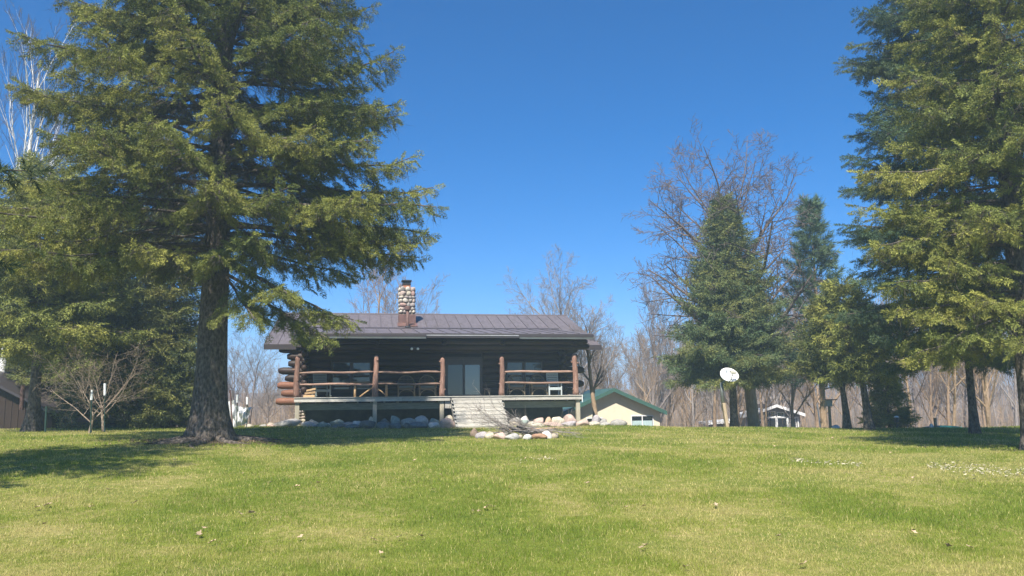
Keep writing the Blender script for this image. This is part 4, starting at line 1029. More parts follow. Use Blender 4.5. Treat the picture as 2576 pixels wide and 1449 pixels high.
def brush():
    rs = random.Random(21); c = at(1925*S_, 1632*S_, 25.2); g = G(c.x, c.y)
    root = empty('brush_pile', (c.x, c.y, g)); tag(root, 'heap of bare sticks and twigs thrown on the fire ring', 'brush pile')
    def stick(a, b, r0, n=6, wig=.03):
        a = Vector(a); b = Vector(b); k = 6
        return [a.lerp(b, i/(k-1)) + Vector((rs.gauss(0, wig), rs.gauss(0, wig), rs.gauss(0, wig*.6)))*(1 if 0 < i < k-1 else .2) for i in range(k)], [r0*(1-.7*i/(k-1)) for i in range(k)]
    # thick pale poles lying to the right
    for a, b, r in (((-.35, .1, .22), (1.75, -.25, .30), .035), ((.1, .3, .30), (1.5, .1, .22), .03), ((.6, -.1, .26), (2.1, -.35, .10), .022), ((-.9, .2, .12), (.9, .35, .26), .028), ((.2, .5, .2), (1.3, .6, .28), .025)):
        p, r_ = stick(a, b, r, wig=.015); MB().tube(p, r_, 7).obj('pole', M['firewood'] if r > .03 else M['paletwig'], root, smooth=True)
    # charred darker pieces
    for i in range(14):
        x = rs.uniform(-.1, .9); a = (x-.35, rs.uniform(-.5, .4), rs.uniform(.25, .36)); b = (x+.55, rs.uniform(-.6, .3), rs.uniform(.03, .14))
        p, r_ = stick(a, b, rs.uniform(.018, .035), wig=.02); MB().tube(p, r_, 6).obj('charred_stick', M['soot'] if i % 2 else M['deciduous'], root)
    po = Polys()
    def br(p, d, L_, r, lev):
        k = 5; pts = [np.array(p)]; q = Vector(p); dd = Vector(d).normalized(); rad = [r]
        for i in range(1, k):
            dd = (dd + Vector((rs.gauss(0, .09), rs.gauss(0, .09), rs.gauss(0, .06)))).normalized(); q = q + dd*(L_/(k-1)); q.z = max(q.z, .02)
            pts.append(np.array(q)); rad.append(r*(1-.75*i/(k-1)))
        po.add(np.array(pts), np.array(rad), 4 if lev == 0 else 3)
        if lev < 2:
            for c_ in range(5 if lev == 0 else 4):
                i = rs.randint(1, k-1); nd = dd + Vector((rs.gauss(0, .6), rs.gauss(0, .6), rs.gauss(.1, .4)))
                br(pts[i], nd, L_*rs.uniform(.3, .55), r*.55, lev+1)
    for i in range(34):
        a = rs.uniform(-1.1, .4); side = rs.random()
        if side < .62: d = (-rs.uniform(.5, 1.2), rs.gauss(0, .3), rs.uniform(.05, .50)); p = (rs.uniform(-.3, .9), rs.uniform(-.5, .5), rs.uniform(.05, .3))
        else: d = (rs.uniform(.4, 1), rs.gauss(0, .4), rs.uniform(-.05, .12)); p = (rs.uniform(-.6, .7), rs.uniform(-.5, .5), rs.uniform(.08, .3))
        br(p, d, rs.uniform(.8, 1.7), rs.uniform(.008, .014), 0)
    tag(link('twigs', po.mesh('twigs'), M['paletwig'], root), kind='stuff')
brush()

# ------------------------------------------------------------------ satellite dish
def dish():
    p = ground(1826, 38.0); root = empty('satellite_dish', p); tag(root, 'white oval satellite dish on a leaning wooden post by the spruce trunks', 'satellite dish')
    T = at(1820, 1014, 38.0) - p; B = Vector((0.04, 0, -.15)); lean = Vector((T.x, 0, T.z))
    mb = MB(); mb.beam(B, lean, .26, .14); mb.obj('post', M['pole'], root, bevel=.012)
    e = at(1816, 962, 38.0) - p; MB().tube([(lean.x+.02, .1, lean.z-.35), (lean.x-.02, .1, (lean.z+e.z)/2), (e.x, .1, e.z)], [.085, .08, .075], 12).obj('mast', M['grey'], root, smooth=True)
    c = at(1833.5, 945.5, 37.75) - p
    MB().tube([(e.x, .1, e.z-.05), (e.x+.12, .02, e.z+.04), (c.x-.05, .14, c.z-.12)], [.055, .05, .06], 8).obj('bracket', M['grey'], root)
    rx, rz = .435, .335; V = []; Fa = []; nr, na = 7, 40
    Rm = Euler((radians(-20), 0, 0)).to_matrix() @ Euler((0, radians(16), 0)).to_matrix()
    for side in (0, 1):
        for i in range(nr+1):
            for j in range(na):
                th = 2*pi*j/na; r = i/nr; x = rx*r*cos(th)*1.0; z = rz*r*sin(th) * (1 - .06*cos(th))
                V.append(c + Rm @ Vector((x, -.14*r*r + (.012 if side else 0), z)))
    n1 = (nr+1)*na
    for i in range(nr):
        for j in range(na):
            a, b = i*na+j, i*na+(j+1) % na; Fa.append((a, b, b+na, a+na)); Fa.append((a+n1+na, b+n1+na, b+n1, a+n1))
    for j in range(na): a, b = nr*na+j, nr*na+(j+1) % na; Fa.append((a, b, b+n1, a+n1))
    MB().add(V, Fa).obj('reflector', M['whitepl'], root, smooth=True)
    P_ = lambda x, y, z: c + Rm @ Vector((x, y, z))
    MB().tube([P_(.02, -.03, -.33), P_(.08, -.25, -.27), P_(.10, -.42, -.05)], [.028, .024, .022], 8).obj('feed_arm', M['grey'], root)
    mb = MB(); mb.obox(P_(.10, -.44, .02), .25, .09, .12, (radians(-20), radians(5), 0)); mb.obj('feed_horn', M['dishgrey'], root, bevel=.03)
    MB().tube([P_(-.03, -.46, .03), P_(-.07, -.46, .03)], [.035, .03], 8).obj('feed_cap', M['grey'], root)
    # worn logo: the letter D, a half circle and strokes
    g = MB(); f = lambda x, z: -.14*((x/rx)**2 + (z/rz)**2) - .006
    def stroke(pts, w=.012):
        g.tube([P_(x, f(x, z), z) for x, z in pts], w/2, 5)
    stroke([(-.165, .11), (-.165, .20), (-.13, .205), (-.10, .19), (-.085, .155), (-.10, .12), (-.13, .105), (-.165, .11)])
    stroke([(-.145, .13), (-.145, .185)], .02); stroke([(-.04, .11), (.0, .115), (.02, .13), (.02, .20)]); stroke([(-.02, .20), (.02, .205)]); stroke([(-.06, .16), (-.045, .16)], .02)
    g.obj('logo', M['ink'], root)
dish()

# ------------------------------------------------------------------ neighbouring buildings
def gable_house(name, label, px, Y, rz, wid, dep, zwall, zpeak, over, mats, cat='building', sidein=.35):
    """front gable towards the lawn; local x across, y back, z up from world zero"""
    p = at(px, 1000, Y); base = G(p.x, p.y) - .3
    root = empty(name, (p.x, p.y, base), rz); tag(root, label, cat)
    zw, zp = zwall-base, zpeak-base; h = wid/2; sl = (zp-zw)/(h)
    wall, trim, rf = mats
    mb = MB(); mb.prism([(-h, 0), (h, 0), (h, zw), (0, zp), (-h, zw)], 0, dep); w = mb.obj('wall', M[wall], root)
    mb = MB(); q = h + sidein; zq = zw - sl*sidein; th = .16
    for sg in (1, -1):
        m2 = MB(); pts = [(sg*q, zq+.02), (0, zp+.04), (0, zp+.04+th), (sg*q, zq+.02+th)]
        if sg < 0: pts = pts[::-1]
        m2.prism(pts, -over, dep+.4); m2.obj('roof', M[rf], root)
        m3 = MB(); pts = [(sg*(q+.02), zq-.07), (0, zp-.05), (0, zp+.16+.05), (sg*(q+.02), zq+.20)]
        if sg < 0: pts = pts[::-1]
        m3.prism(pts, -over-.035, -over-.004); m3.obj('fascia', M[trim], root)
    return root, w, base
def simple_window(root, x0, x1, z0, z1, y, frame, mull=1, curtain=True, nm='window'):
    mb = MB(); t = .06
    mb.box(x0, x1, y-.05, y-.002, z1-t, z1).box(x0, x1, y-.05, y-.002, z0, z0+t).box(x0, x0+t, y-.05, y-.002, z0+t, z1-t).box(x1-t, x1, y-.05, y-.002, z0+t, z1-t)
    for i in range(mull):
        xm = x0 + (x1-x0)*(i+1)/(mull+1); mb.box(xm-t/2, xm+t/2, y-.052, y-.004, z0+t, z1-t)
    w = mb.obj(nm, M[frame], root)
    n = mull+1
    for i in range(n):
        a = x0+t*.9+(x1-x0-t*1.8)*i/n; b = x0+t*.9+(x1-x0-t*1.8)*(i+1)/n
        p = MB(); p.box(a, b, y-.024, y-.012, z0+t*.9, z1-t*.9); p.obj('pane', M['glass'], w)
        if curtain:
            c = MB(); c.box(a+.03, b-.03, y-.032, y-.026, z0+t, z1-t-.30); c.obj('curtain', M['curtain'], w)
    return w
root, w, b = gable_house('beige_building', 'beige cottage with a green edged gable roof beyond the porch end', 1541, 55.0, radians(6), 6.45, 8.0, -1.16+.36, .62, .52, ('beige', 'greentrim', 'greentrim'))
def local_x(root, px, Y): return (at(px, 1040, Y) - root.location).x
simple_window(root, 1.22, 2.78, -2.15-b, -1.02-b, 0, 'white'); simple_window(root, -1.85, -.75, -2.0-b, -1.14-b, 0, 'white', 0, False)
for i in range(21):                                              # vertical battens of the siding
    x = -3.15 + i*.315; zt = (-.80 + (1.42)*(1-abs(x)/3.225)) - b - .02
    spans = [(0.05, zt)]
    if 1.2 < x < 2.8: spans = [(0.05, -2.15-b-.01), (-1.02-b+.01, zt)]
    if -1.87 < x < -.73: spans = [(0.05, -2.0-b-.01), (-1.14-b+.01, zt)]
    for z0, z1 in spans:
        mb = MB(); mb.box(x-.012, x+.012, -.010, .002, z0, z1); mb.obj('batten', M['beige'], w)
root, w, b = gable_house('white_trimmed_house', 'far house with a broad white gable edge and tall white framed windows', 1950, 75.0, radians(-8), 4.2, 9.0, -1.45, -.72, .6, ('taupe', 'white', 'brownshingle'), 'house', .35)
for x0, x1, z0, z1 in ((-1.75, -1.0, -2.9, -1.75), (-.95, -.05, -2.9, -1.75), (.05, .95, -2.9, -1.75), (1.0, 1.75, -2.9, -1.75), (-.72, -.06, -1.66, -1.16), (.06, .72, -1.66, -1.22)):
    simple_window(root, x0, x1, z0-b, z1-b, 0, 'white', 0, False)
mb = MB(); mb.box(-2.0, 2.0, -.10, -.055, -1.74-b, -1.66-b); mb.obj('trim_board', M['white'], root)
for x in (-1.9, -.98, 0, .98, 1.9): mb = MB(); mb.box(x-.05, x+.05, -.11, -.06, -3.0-b, -1.745-b); mb.obj('trim_post', M['white'], root)
# its lower wing on the left
p = at(1903, 1050, 74.0); bb = G(p.x, p.y)-.3; e = empty('house_wing', (p.x, p.y, bb), radians(-8)); tag(e, 'low wing with a white roof edge just left of the far white trimmed gable', 'house')
mb = MB(); mb.prism([(-1.0, 0), (.9, 0), (.9, -1.55-bb), (.2, -1.35-bb), (-1.0, -1.75-bb)], 0, 4); mb.obj('wall', M['taupe'], e)
mb = MB(); mb.prism([(-1.25, -1.72-bb), (.55, -1.12-bb), (.55, -.86-bb), (-1.25, -1.40-bb)], -.35, 4.2); mb.obj('roof', M['white'], e)
simple_window(e, -.6, .5, -2.6-bb, -1.9-bb, 0, 'white', 0, False)
p = at(1820, 1062, 78.0); bb = G(p.x, p.y)-.3; e = empty('white_carport', (p.x, p.y, bb), radians(-4)); tag(e, 'long low carport with a flat white roof edge behind the dish post', 'carport')
mb = MB(); mb.prism([(-1.6, -2.42-bb), (1.8, -2.16-bb), (1.8, -1.96-bb), (-1.6, -2.20-bb)], 0, 5); mb.obj('roof', M['white'], e)
mb = MB(); mb.box(-1.4, 1.6, .3, 4.8, 0, -2.46-bb); mb.obj('wall', M['taupe'], e)
for x in (-1.5, 1.7): mb = MB(); mb.box(x-.04, x+.04, .02, .1, 0, -2.44-bb+.1*(x > 0)); mb.obj('post', M['white'], e)

# dark brown sheds at the left edge
def shed(name, label, poly, Y, dep, post=None):
    """poly: front outline in picture pixels, taken at distance Y"""
    pts = [at(x, y, Y) for x, y in poly]; x0 = sum(p.x for p in pts)/len(pts); g = G(x0, Y)-.3
    root = empty(name, (x0, Y, g)); tag(root, label, 'shed')
    q = [(p.x-x0, (p.z-g) if i < len(pts)-2 else 0) for i, p in enumerate(pts)]
    mb = MB(); mb.prism(q[::-1], 0, dep); w = mb.obj('wall', M['brownshingle'], root)
    # roof slab following the sloping top edges
    for i in range(len(q)-3):
        a, b_ = q[i], q[i+1]; mb = MB(); mb.prism([(b_[0]+.1, b_[1]), (b_[0]+.1, b_[1]+.12), (a[0]-.05, a[1]+.15), (a[0]-.05, a[1]+.03)], -.35, dep+.2); mb.obj('roof', M['trim'], root)
    xs = [p[0] for p in q]; x = min(xs)+.1
    while x < max(xs)-.1:                                        # board joints
        tops = [a for a in q]; z = None
        for i in range(len(q)-3):
            a, b_ = q[i], q[i+1]
            if a[0] <= x <= b_[0]: z = a[1] + (b_[1]-a[1])*(x-a[0])/(b_[0]-a[0])
        if z: mb = MB(); mb.box(x-.02, x+.02, -.025, .002, .05, z-.03); mb.obj('batten', M['brownshingle'], w)
        x += .30
    return root
e = shed('dark_shed', 'dark brown shed with a sloping roof behind the leftmost trunks', [(-230, 1015), (-80, 930), (130, 1040), (130, 1090), (-230, 1090)], 36.0, 5.0)
pp = at(57, 985, 35.2); MB().tube([(pp.x, pp.y, pp.z-.8), (pp.x, pp.y, pp.z+.28)], [.09, .09], 10).obj('stovepipe', M['rustpole'], None)
o = bpy.data.objects['stovepipe']; o.parent = e; o.location = -e.location
shed('low_shed', 'small dark lean-to between the leftmost trunks and the bare crabapples', [(146, 1032), (212, 1078), (212, 1090), (146, 1090)], 36.5, 3.0)

# ------------------------------------------------------------------ stakes, tarp and small yard things
def stake(px, ytop, Y, cap, label, mat='greenmetal', r=.022, pxb=None, name='metal_stake'):
    a = ground(pxb or px, Y); t = at(px, ytop, Y) - a
    e = empty(name, a); tag(e, label, 'stake', 'metal stakes in the lawn')
    MB().tube([(0, 0, -.1), (t.x, 0, t.z)], r, 7).obj('rod', M[mat], e)
    if cap: 
        d = Vector((t.x, 0, t.z)).normalized(); tv = Vector((t.x, 0, t.z)); MB().tube([tv-d*cap, tv+d*.02], r+.022, 9).obj('sleeve', M['whitepl'], e)
    return e
stake(231, 982, 28.2, .33, 'dark green stake with a white sleeve beside the left crabapple trunk')
stake(264, 966, 28.6, .40, 'stake with a white sleeve high against the right crabapple trunk', pxb=266)
stake(117, 1022, 30.0, 0, 'bare dark green stake before the sheds', r=.035)
stake(566, 993, 33.2, .30, 'white sleeved stake at the left edge of the tarp'); stake(597, 994, 32.9, .30, 'white sleeved stake standing in front of the white tarp')
stake(579, 981, 32.7, 0, 'rusty pole leaning in front of the white tarp', 'rustpole', .03, 587); stake(622, 1000, 33.3, .28, 'white sleeved stake at the right edge of the tarp')
def tarp(poly_px, Y, label, seed, fold):
    """hanging sheet: 4 corner pixels (top-left, top-right, bottom-right, bottom-left)"""
    c = [at(x, y, Y) for x, y in poly_px]; n = 22; rs = random.Random(seed); V = []; Fa = []
    g = ground(sum(x for x, _ in poly_px)/4, Y)
    ph = [rs.uniform(0, 6) for _ in range(4)]
    for s in (0, 1):
        for i in range(n+1):
            for j in range(n+1):
                u, v = i/n, j/n; p = c[0].lerp(c[1], u).lerp(c[3].lerp(c[2], u), v)
                d = fold*(.06*sin(u*17+v*5+ph[0]) + .04*sin(u*9-v*11+ph[1]) + .03*sin(v*14+u*4+ph[2])) - .1*sin(u*pi)*sin(v*pi)
                p = p + Vector((0, d + s*.006, -.05*sin(u*pi)*(1-v))); V.append(p-g)
    m = (n+1)**2
    for i in range(n):
        for j in range(n):
            a = i*(n+1)+j; Fa.append((a, a+1, a+n+2, a+n+1)); Fa.append((a+m, a+n+1+m, a+n+2+m, a+1+m))
    o = MB().add(V, Fa).obj('tarp', M['tarp'], None, g, smooth=True); tag(o, label, 'tarp')
tarp([(560, 1006), (592, 1006), (596, 1079), (585, 1079)], 33.4, 'creased white tarp hanging between stakes behind the big spruce trunk', 3, 1.3)
tarp([(594, 1020), (632, 1024), (622, 1066), (595, 1072)], 33.5, 'smaller white tarp bulging between the middle and right stakes', 5, 1.0)
def small(name, px, ytop, Y, fn, label, cat):
    a = ground(px, Y); t = at(px, ytop, Y) - a; e = empty(name, a); tag(e, label, cat); fn(e, t.z); return e
def birdpost(e, h):
    mb = MB(); mb.box(-.05, .05, -.05, .05, -.1, h-.32); mb.obj('post', M['pole'], e)
    mb = MB(); mb.box(-.16, .12, -.10, .12, h-.34, h-.05); mb.obj('box', M['dishgrey'], e)
    mb = MB(); mb.box(-.20, .34, -.16, .16, h-.05, h); mb.obj('roof', M['rust'], e)
small('birdhouse', 2087, 1004, 38.0, birdpost, 'weathered birdhouse on a post left of the two leaning trunks', 'birdhouse')
a = ground(2062, 39); t = at(2056, 1018, 39) - a; e = MB().tube([(0, 0, -.1), (t.x, 0, t.z)], .022, 7).obj('white_pole', M['white'], None, a); tag(e, 'thin white leaning pole right of the far house', 'pole')
def dome(e, h):
    MB().tube([(0, 0, -.05), (0, 0, h*.45), (0, 0, h*.8), (0, 0, h)], [.17, .17, .13, .05], 16).obj('shell', M['sheenblue'], e, smooth=True)
    MB().tube([(0, 0, .0), (0, 0, .045)], [.185, .185], 16).obj('rim', M['white'], e)
small('well_cap', 2100, 1069, 36.0, dome, 'low pale blue domed well cap at the lawn edge before the leaning trunks', 'well cap')
def lamp(e, h):
    MB().tube([(0, 0, -.1), (0, 0, h-.3)], .028, 8).obj('pole', M['soot'], e)
    mb = MB(); mb.box(-.07, .07, -.07, .07, h-.3, h-.07); mb.obj('lantern', M['soot'], e)
    MB().tube([(0, 0, h-.07), (0, 0, h-.02), (0, 0, h)], [.11, .08, .02], 10).obj('lamp_cap', M['white'], e)
small('yard_lamp', 2254, 1046, 37.0, lamp, 'short black yard lamp with a white cap under the right hand spruces', 'lamp')
def tanpost(e, h): mb = MB(); mb.box(-.055, .055, -.055, .055, -.1, h-.02); mb.obj('shaft', M['tanbark'], e, bevel=.01); mb = MB(); mb.box(-.065, .065, -.065, .065, h-.02, h); mb.obj('top', M['pole'], e)
small('wooden_post', 2351, 1051, 39.0, tanpost, 'square tan wooden post beside the teal tarp', 'post')
o = boulder(777, 3486, 3500, 1590, 1604, Vector((at(2343, 1072, 38.6).x, 38.6, 0)), 'white', 'white stone at the foot of the tan wooden post', group=None)
def boat(e, h):
    mb = MB(); V = []; Fa = []; n = 16; m = 7
    for i in range(n+1):
        t = i/n*2-1; w = .42*(1-abs(t)**2.5)+.03; zt = .17*(1-.5*abs(t)**2)
        for j in range(m+1):
            th = pi*j/m; V.append((t*1.05, -cos(th)*w, sin(th)**.8*zt*(1+.05*sin(i*2.2+j))))
    for i in range(n):
        for j in range(m): a = i*(m+1)+j; Fa.append((a, a+1, a+m+2, a+m+1))
    mb.add(V, Fa).obj('cover', M['teal'], e, smooth=True)
p = ground(2366, 41.0); e = empty('covered_boat', p, .06); tag(e, 'low teal tarp covered boat lying behind the tan post', 'boat'); boat(e, 0)

# ------------------------------------------------------------------ conifers
YEL = ((.090, .118, .034), (.190, .210, .048), (.315, .305, .068))
OLV = ((.070, .098, .034), (.135, .150, .042), (.215, .205, .050))
BLU = ((.045, .085, .050), (.085, .130, .058), (.150, .180, .060))
DRK = ((.045, .072, .028), (.085, .110, .034), (.150, .155, .042))
MIX = ((.060, .100, .050), (.115, .155, .062), (.215, .215, .060))
A = lambda d: radians(d)
conifer('spruce_tree', 'huge spreading spruce with a thick bare trunk on the near lawn by the cabin', ground(528, 23.0), 20.3, 5.5, 5.6, 190, 12, YEL, rtrunk=.46, flare=1.42, hang=3.0,
        droop=.24, pend=.45, prof=-2.2, elev=(2, 28), sp=.115, sec=.21, dead=.22, sscale=.92, inner=1.5,
        limbs=[(6.9, A(-8), 6.5, 2, .14), (6.6, A(-22), 6.2, 2, .18), (7.4, A(8), 6.2, 4, .16), (6.6, A(0), 6.2, 2, .22), (6.1, A(-10), 6.0, 6, .34), (5.9, A(4), 6.0, 8, .38), (5.2, A(-40), 4.6, -8, .34),
               (5.2, A(-62), 4.0, 0, .28), (5.4, A(-95), 3.8, 0, .26), (5.4, A(-125), 4.6, 0, .26), (5.6, A(-150), 5.4, 2, .22), (6.2, A(175), 6.2, 4, .22), (5.6, A(-165), 5.6, 0, .20), (5.0, A(-56), 4.2, -16, .32), (4.9, A(-30), 4.4, -18, .34), (5.1, A(-20), 4.6, -12, .36),
               (6.0, A(-140), 6.0, 4, .2), (6.8, A(-170), 6.4, 4, .2), (6.4, A(-75), 4.6, 4, .26)])
conifer('spruce_tree', 'tall spruce with a mottled pale trunk in front of the dark shed', ground(84, 31.0), 10.6, 3.2, 4.4, 110, 13, YEL, 'coarse', rtrunk=.22, droop=.26, pend=.4, prof=.6, sp=.17, sec=.26, dead=.1, flare=1.5)
conifer('spruce_tree', 'dense dark spruce reaching the ground behind the crabapples', ground(330, 35.5), 11.5, .3, 3.2, 170, 14, MIX, 'coarse', rtrunk=.18, droop=.24, pend=.3, prof=.8, sp=.16, sec=.21)
conifer('spruce_tree', 'dense dark spruce just left of the big trunk, reaching the ground', ground(420, 34.5), 10.5, .3, 2.1, 170, 15, OLV, 'coarse', rtrunk=.16, droop=.24, pend=.3, prof=.7, sp=.16, sec=.21)
conifer('spruce_tree', 'taller spruce in the far row behind the crabapples and the low shed', ground(205, 40.0), 11.5, 2.0, 3.8, 150, 16, OLV, 'coarse', rtrunk=.2, droop=.24, pend=.3, prof=.7, sp=.18, sec=.25)
conifer('spruce_tree', 'olive spruce rising behind the dark shed', ground(10, 41.0), 10.5, 1.8, 3.8, 130, 17, OLV, 'coarse', rtrunk=.2, droop=.24, pend=.3, prof=.75, sp=.19, sec=.26)
# right hand group
conifer('spruce_tree', 'yellowish spruce whose dark leaning trunk stands at the right edge of the lawn', ground(2606, 20.5), 19.0, 2.7, 3.5, 165, 22, YEL, rtrunk=.36, flare=1.3, droop=.30, pend=.42, prof=.55, sp=.135, sec=.22, dead=.06, lean=(-.3, 0), hmax=15.5, sscale=1.0, inner=.7, hang=2.0, limbs=[(3.2, A(185), 3.0, -6, .25), (3.5, A(160), 2.8, -6, .25), (3.6, A(215), 2.8, -8, .25), (3.0, A(235), 2.4, -6, .2), (4.6, A(178), 3.4, 0, .2), (5.6, A(190), 3.7, 2, .2), (6.4, A(172), 3.8, 4, .18), (3.9, A(200), 3.4, 0, .2), (7.2, A(184), 3.8, 6, .16)])
conifer('spruce_tree', 'very tall blue green spruce second from the right edge', ground(2448, 29.0), 24.0, 2.9, 4.7, 210, 23, BLU, 'spruce', rtrunk=.13, droop=.24, pend=.32, prof=.45, sp=.16, sec=.25, sscale=1.15, hmax=18.5, elev=(-2, 22), inner=.6, hang=1.0)
conifer('spruce_tree', 'pyramid shaped green spruce standing behind the satellite dish', ground(1846, 41.0), 12.0, 2.5, 3.9, 180, 24, MIX, 'coarse', rtrunk=.20, droop=.16, pend=.28, prof=.95, sp=.15, sec=.19, flare=1.25, elev=(0, 28))
conifer('spruce_tree', 'olive spruce on the left one of the two leaning trunks', ground(2130, 35.0), 5.4, 2.3, 2.0, 75, 25, OLV, 'coarse', rtrunk=.15, droop=.22, pend=.3, prof=.7, sp=.16, sec=.21, lean=(-.5, 0), dead=.05)
conifer('spruce_tree', 'olive spruce on the right, paler one of the two leaning trunks', ground(2184, 34.0), 6.2, 2.5, 2.3, 75, 26, YEL, 'coarse', rtrunk=.16, droop=.22, pend=.3, prof=.7, sp=.16, sec=.21, lean=(-.6, 0), dead=.05)
conifer('young_spruce', 'small bushy spruce low behind the right leaning trunk', ground(2235, 41), 2.5, .1, 1.2, 50, 27, YEL, 'coarse', rtrunk=.06, droop=.2, pend=.2, prof=.8, sp=.15, sec=.2)
# pines
conifer('pine_tree', 'open bluish pine with upswept branches right of the green spruce', ground(2072, 45.0), 12.9, 2.4, 3.5, 62, 31, ((.065, .115, .070), (.10, .16, .088), (.15, .21, .10)), 'pine', rtrunk=.17, droop=.02, pend=.0, prof=.9, sp=.22, sec=.50, sscale=2.6, elev=(18, 58), cat='pine tree', barkm='tanbark')
conifer('pine_tree', 'long needled pine reaching into the picture at the left edge', Vector((-11.9, 12.0, G(-11.9, 12))), 13.5, 3.6, 4.2, 56, 32, ((.022, .045, .020), (.040, .068, .026), (.065, .09, .03)), 'pine', rtrunk=.26, droop=.10, pend=.1, prof=.5, sp=.18, sec=.34, sscale=1.5, elev=(0, 40), cat='pine tree')

# ------------------------------------------------------------------ leafless trees
oak = bare_meshes(51, H=14.8, r0=.36, spread=.64, first=.28, up=.16, levels=4, crown='vase', nmain=30, wig=.085, twn=5, minr=.016, n1=7, n2=6)
bare_tree('oak_tree', 'large leafless oak spreading above and behind the green spruce', ground(1896, 44.0), oak, 'tanbark', .97, 2.4, 'bare tree', crownm='oakbark')
pr = []
pr.append(bare_meshes(61, H=12.6, r0=.24, spread=.58, first=.28, up=.25, levels=4, crown='vase', nmain=14, wig=.12, twn=6, minr=.011))
pr.append(bare_meshes(62, H=12.0, r0=.16, spread=.36, first=.14, up=.7, levels=4, crown='vase', nmain=14, wig=.09, twn=5, minr=.010))
pr.append(bare_meshes(63, H=13.0, r0=.15, spread=.46, first=.34, up=.45, levels=4, crown='round', nmain=10, wig=.15, twn=5, minr=.010))
pr.append(bare_meshes(64, H=11.0, r0=.13, spread=.46, first=.25, up=.4, levels=4, crown='vase', nmain=11, wig=.15, twn=5, minr=.010))
bare_tree('bare_tree', 'wide pale leafless tree rising behind the right part of the roof', ground(1402, 58.0), pr[0], 'paletwig', .95, 0.4)
bare_tree('bare_tree', 'smaller leafless tree close behind the wide pale one at the roof end', ground(1462, 62.0), pr[3], 'paletwig', .92, 2.0)
bare_tree('bare_tree', 'fan shaped leafless tree with a slim crown standing between cabin and green spruce', ground(1640, 70.0), pr[1], 'deciduous', 1.04, 0.2)
bare_tree('bare_tree', 'knobbly leafless tree growing beside the porch end', ground(1492, 43.0), bare_meshes(71, H=6.6, r0=.15, spread=.5, first=.32, up=.5, levels=4, crown='round', nmain=9, wig=.2, twn=5, minr=.006), 'tanbark', 1.0, 0.0, tilt=(0, -.07), crownm='deciduous')
bare_tree('bare_tree', 'leafless tree with a greenish trunk behind the roof left of the chimney', ground(940, 54.0), pr[2], 'tanbark', .98, 1.2)
bare_tree('bare_tree', 'fine twigged leafless tree top just right of the chimney', ground(1085, 66.0), pr[3], 'paletwig', 1.10, .8)
bare_tree('bare_tree', 'leafless tree with a forked trunk right of the white tarp', ground(625, 60.0), pr[3], 'deciduous', .70, 3.0)
bare_tree('bare_tree', 'low spreading leafless tree between the tarp and the cabin logs', ground(676, 58.0), pr[0], 'paletwig', .42, 3.4)
bare_tree('bare_tree', 'leafless tree seen through the gap right of the big spruce trunk', ground(592, 66.0), pr[2], 'deciduous', .62, 4.4)
crab1 = bare_meshes(81, H=3.3, r0=.075, spread=.72, first=.5, up=.30, levels=4, crown='low', nmain=6, wig=.14, twn=4, minr=.0035, n1=6, n2=5)
crab2 = bare_meshes(82, H=3.7, r0=.085, spread=.70, first=.6, up=.32, levels=4, crown='low', nmain=6, wig=.14, twn=4, minr=.0035, n1=6, n2=5)
bare_tree('crabapple_tree', 'left one of the two low spreading crabapple trees', ground(229, 29.0), crab1, 'crab', .95, 2.0, 'crabapple tree')
bare_tree('crabapple_tree', 'right one of the two low spreading crabapple trees', ground(266, 29.6), crab2, 'crab', .95, 0.6, 'crabapple tree')
# birches
bir = bare_meshes(91, H=21.0, r0=.17, spread=.34, first=.30, up=.8, levels=4, crown='oval', nmain=10, wig=.08, twn=7, minr=.006, limblev=2, n1=6, n2=6)
bare_tree('birch_tree', 'white barked birch leaning out behind the spruces at the left edge', ground(-10, 38.0), bir, 'birch', 1.05, 0.8, 'birch tree', tilt=(0, .04), crownm='twig')
bare_tree('birch_tree', 'second white barked birch partly hidden by the leftmost spruce', ground(30, 44.0), bir, 'birch', .95, 2.3, 'birch tree', tilt=(0, .03), crownm='twig')
# the wood behind: single trees one can still tell apart, all alike
rs = random.Random(77)
spots = []
for i in range(24): spots.append((rs.uniform(1475, 1800), rs.uniform(62, 92), rs.uniform(.62, .88)))
for i in range(58): spots.append((rs.uniform(1790, 2680), rs.uniform(55, 98), rs.uniform(.62, .98)))
for i in range(12): spots.append((rs.uniform(560, 760), rs.uniform(78, 100), rs.uniform(.38, .55)))
for i in range(16): spots.append((rs.uniform(-260, 500), rs.uniform(58, 95), rs.uniform(.6, .95)))
for i in range(8): spots.append((rs.uniform(780, 1480), rs.uniform(80, 100), rs.uniform(.75, .95)))
for i, (px, Y, s_) in enumerate(spots):
    bare_tree('woodland_tree', 'slim leafless tree among many alike in the wood behind the lawn', ground(px, Y), pr[1 + i % 3], ('tanbark', 'paletwig', 'deciduous', 'tanbark')[i % 4], s_, rs.uniform(0, 6), 'bare tree', 'leafless trees of the wood behind the lawn')
for i, (px, Y, lab) in enumerate(((1990, 50, 'leaning brown trunk in front of the far white trimmed house'), (2290, 47, 'thin crooked tree between the leaning trunks and the tan post'), (2395, 44, 'crooked leafless tree right of the tan post'), (2485, 45, 'leafless tree behind the dark trunk at the right edge'), (1925, 52, 'slender tree with one long low branch by the far house'))):
    bare_tree('bare_tree', lab, ground(px, Y), pr[1 + i % 3], 'tanbark', (.62, .55, .66, .7, .5)[i], i*1.3)
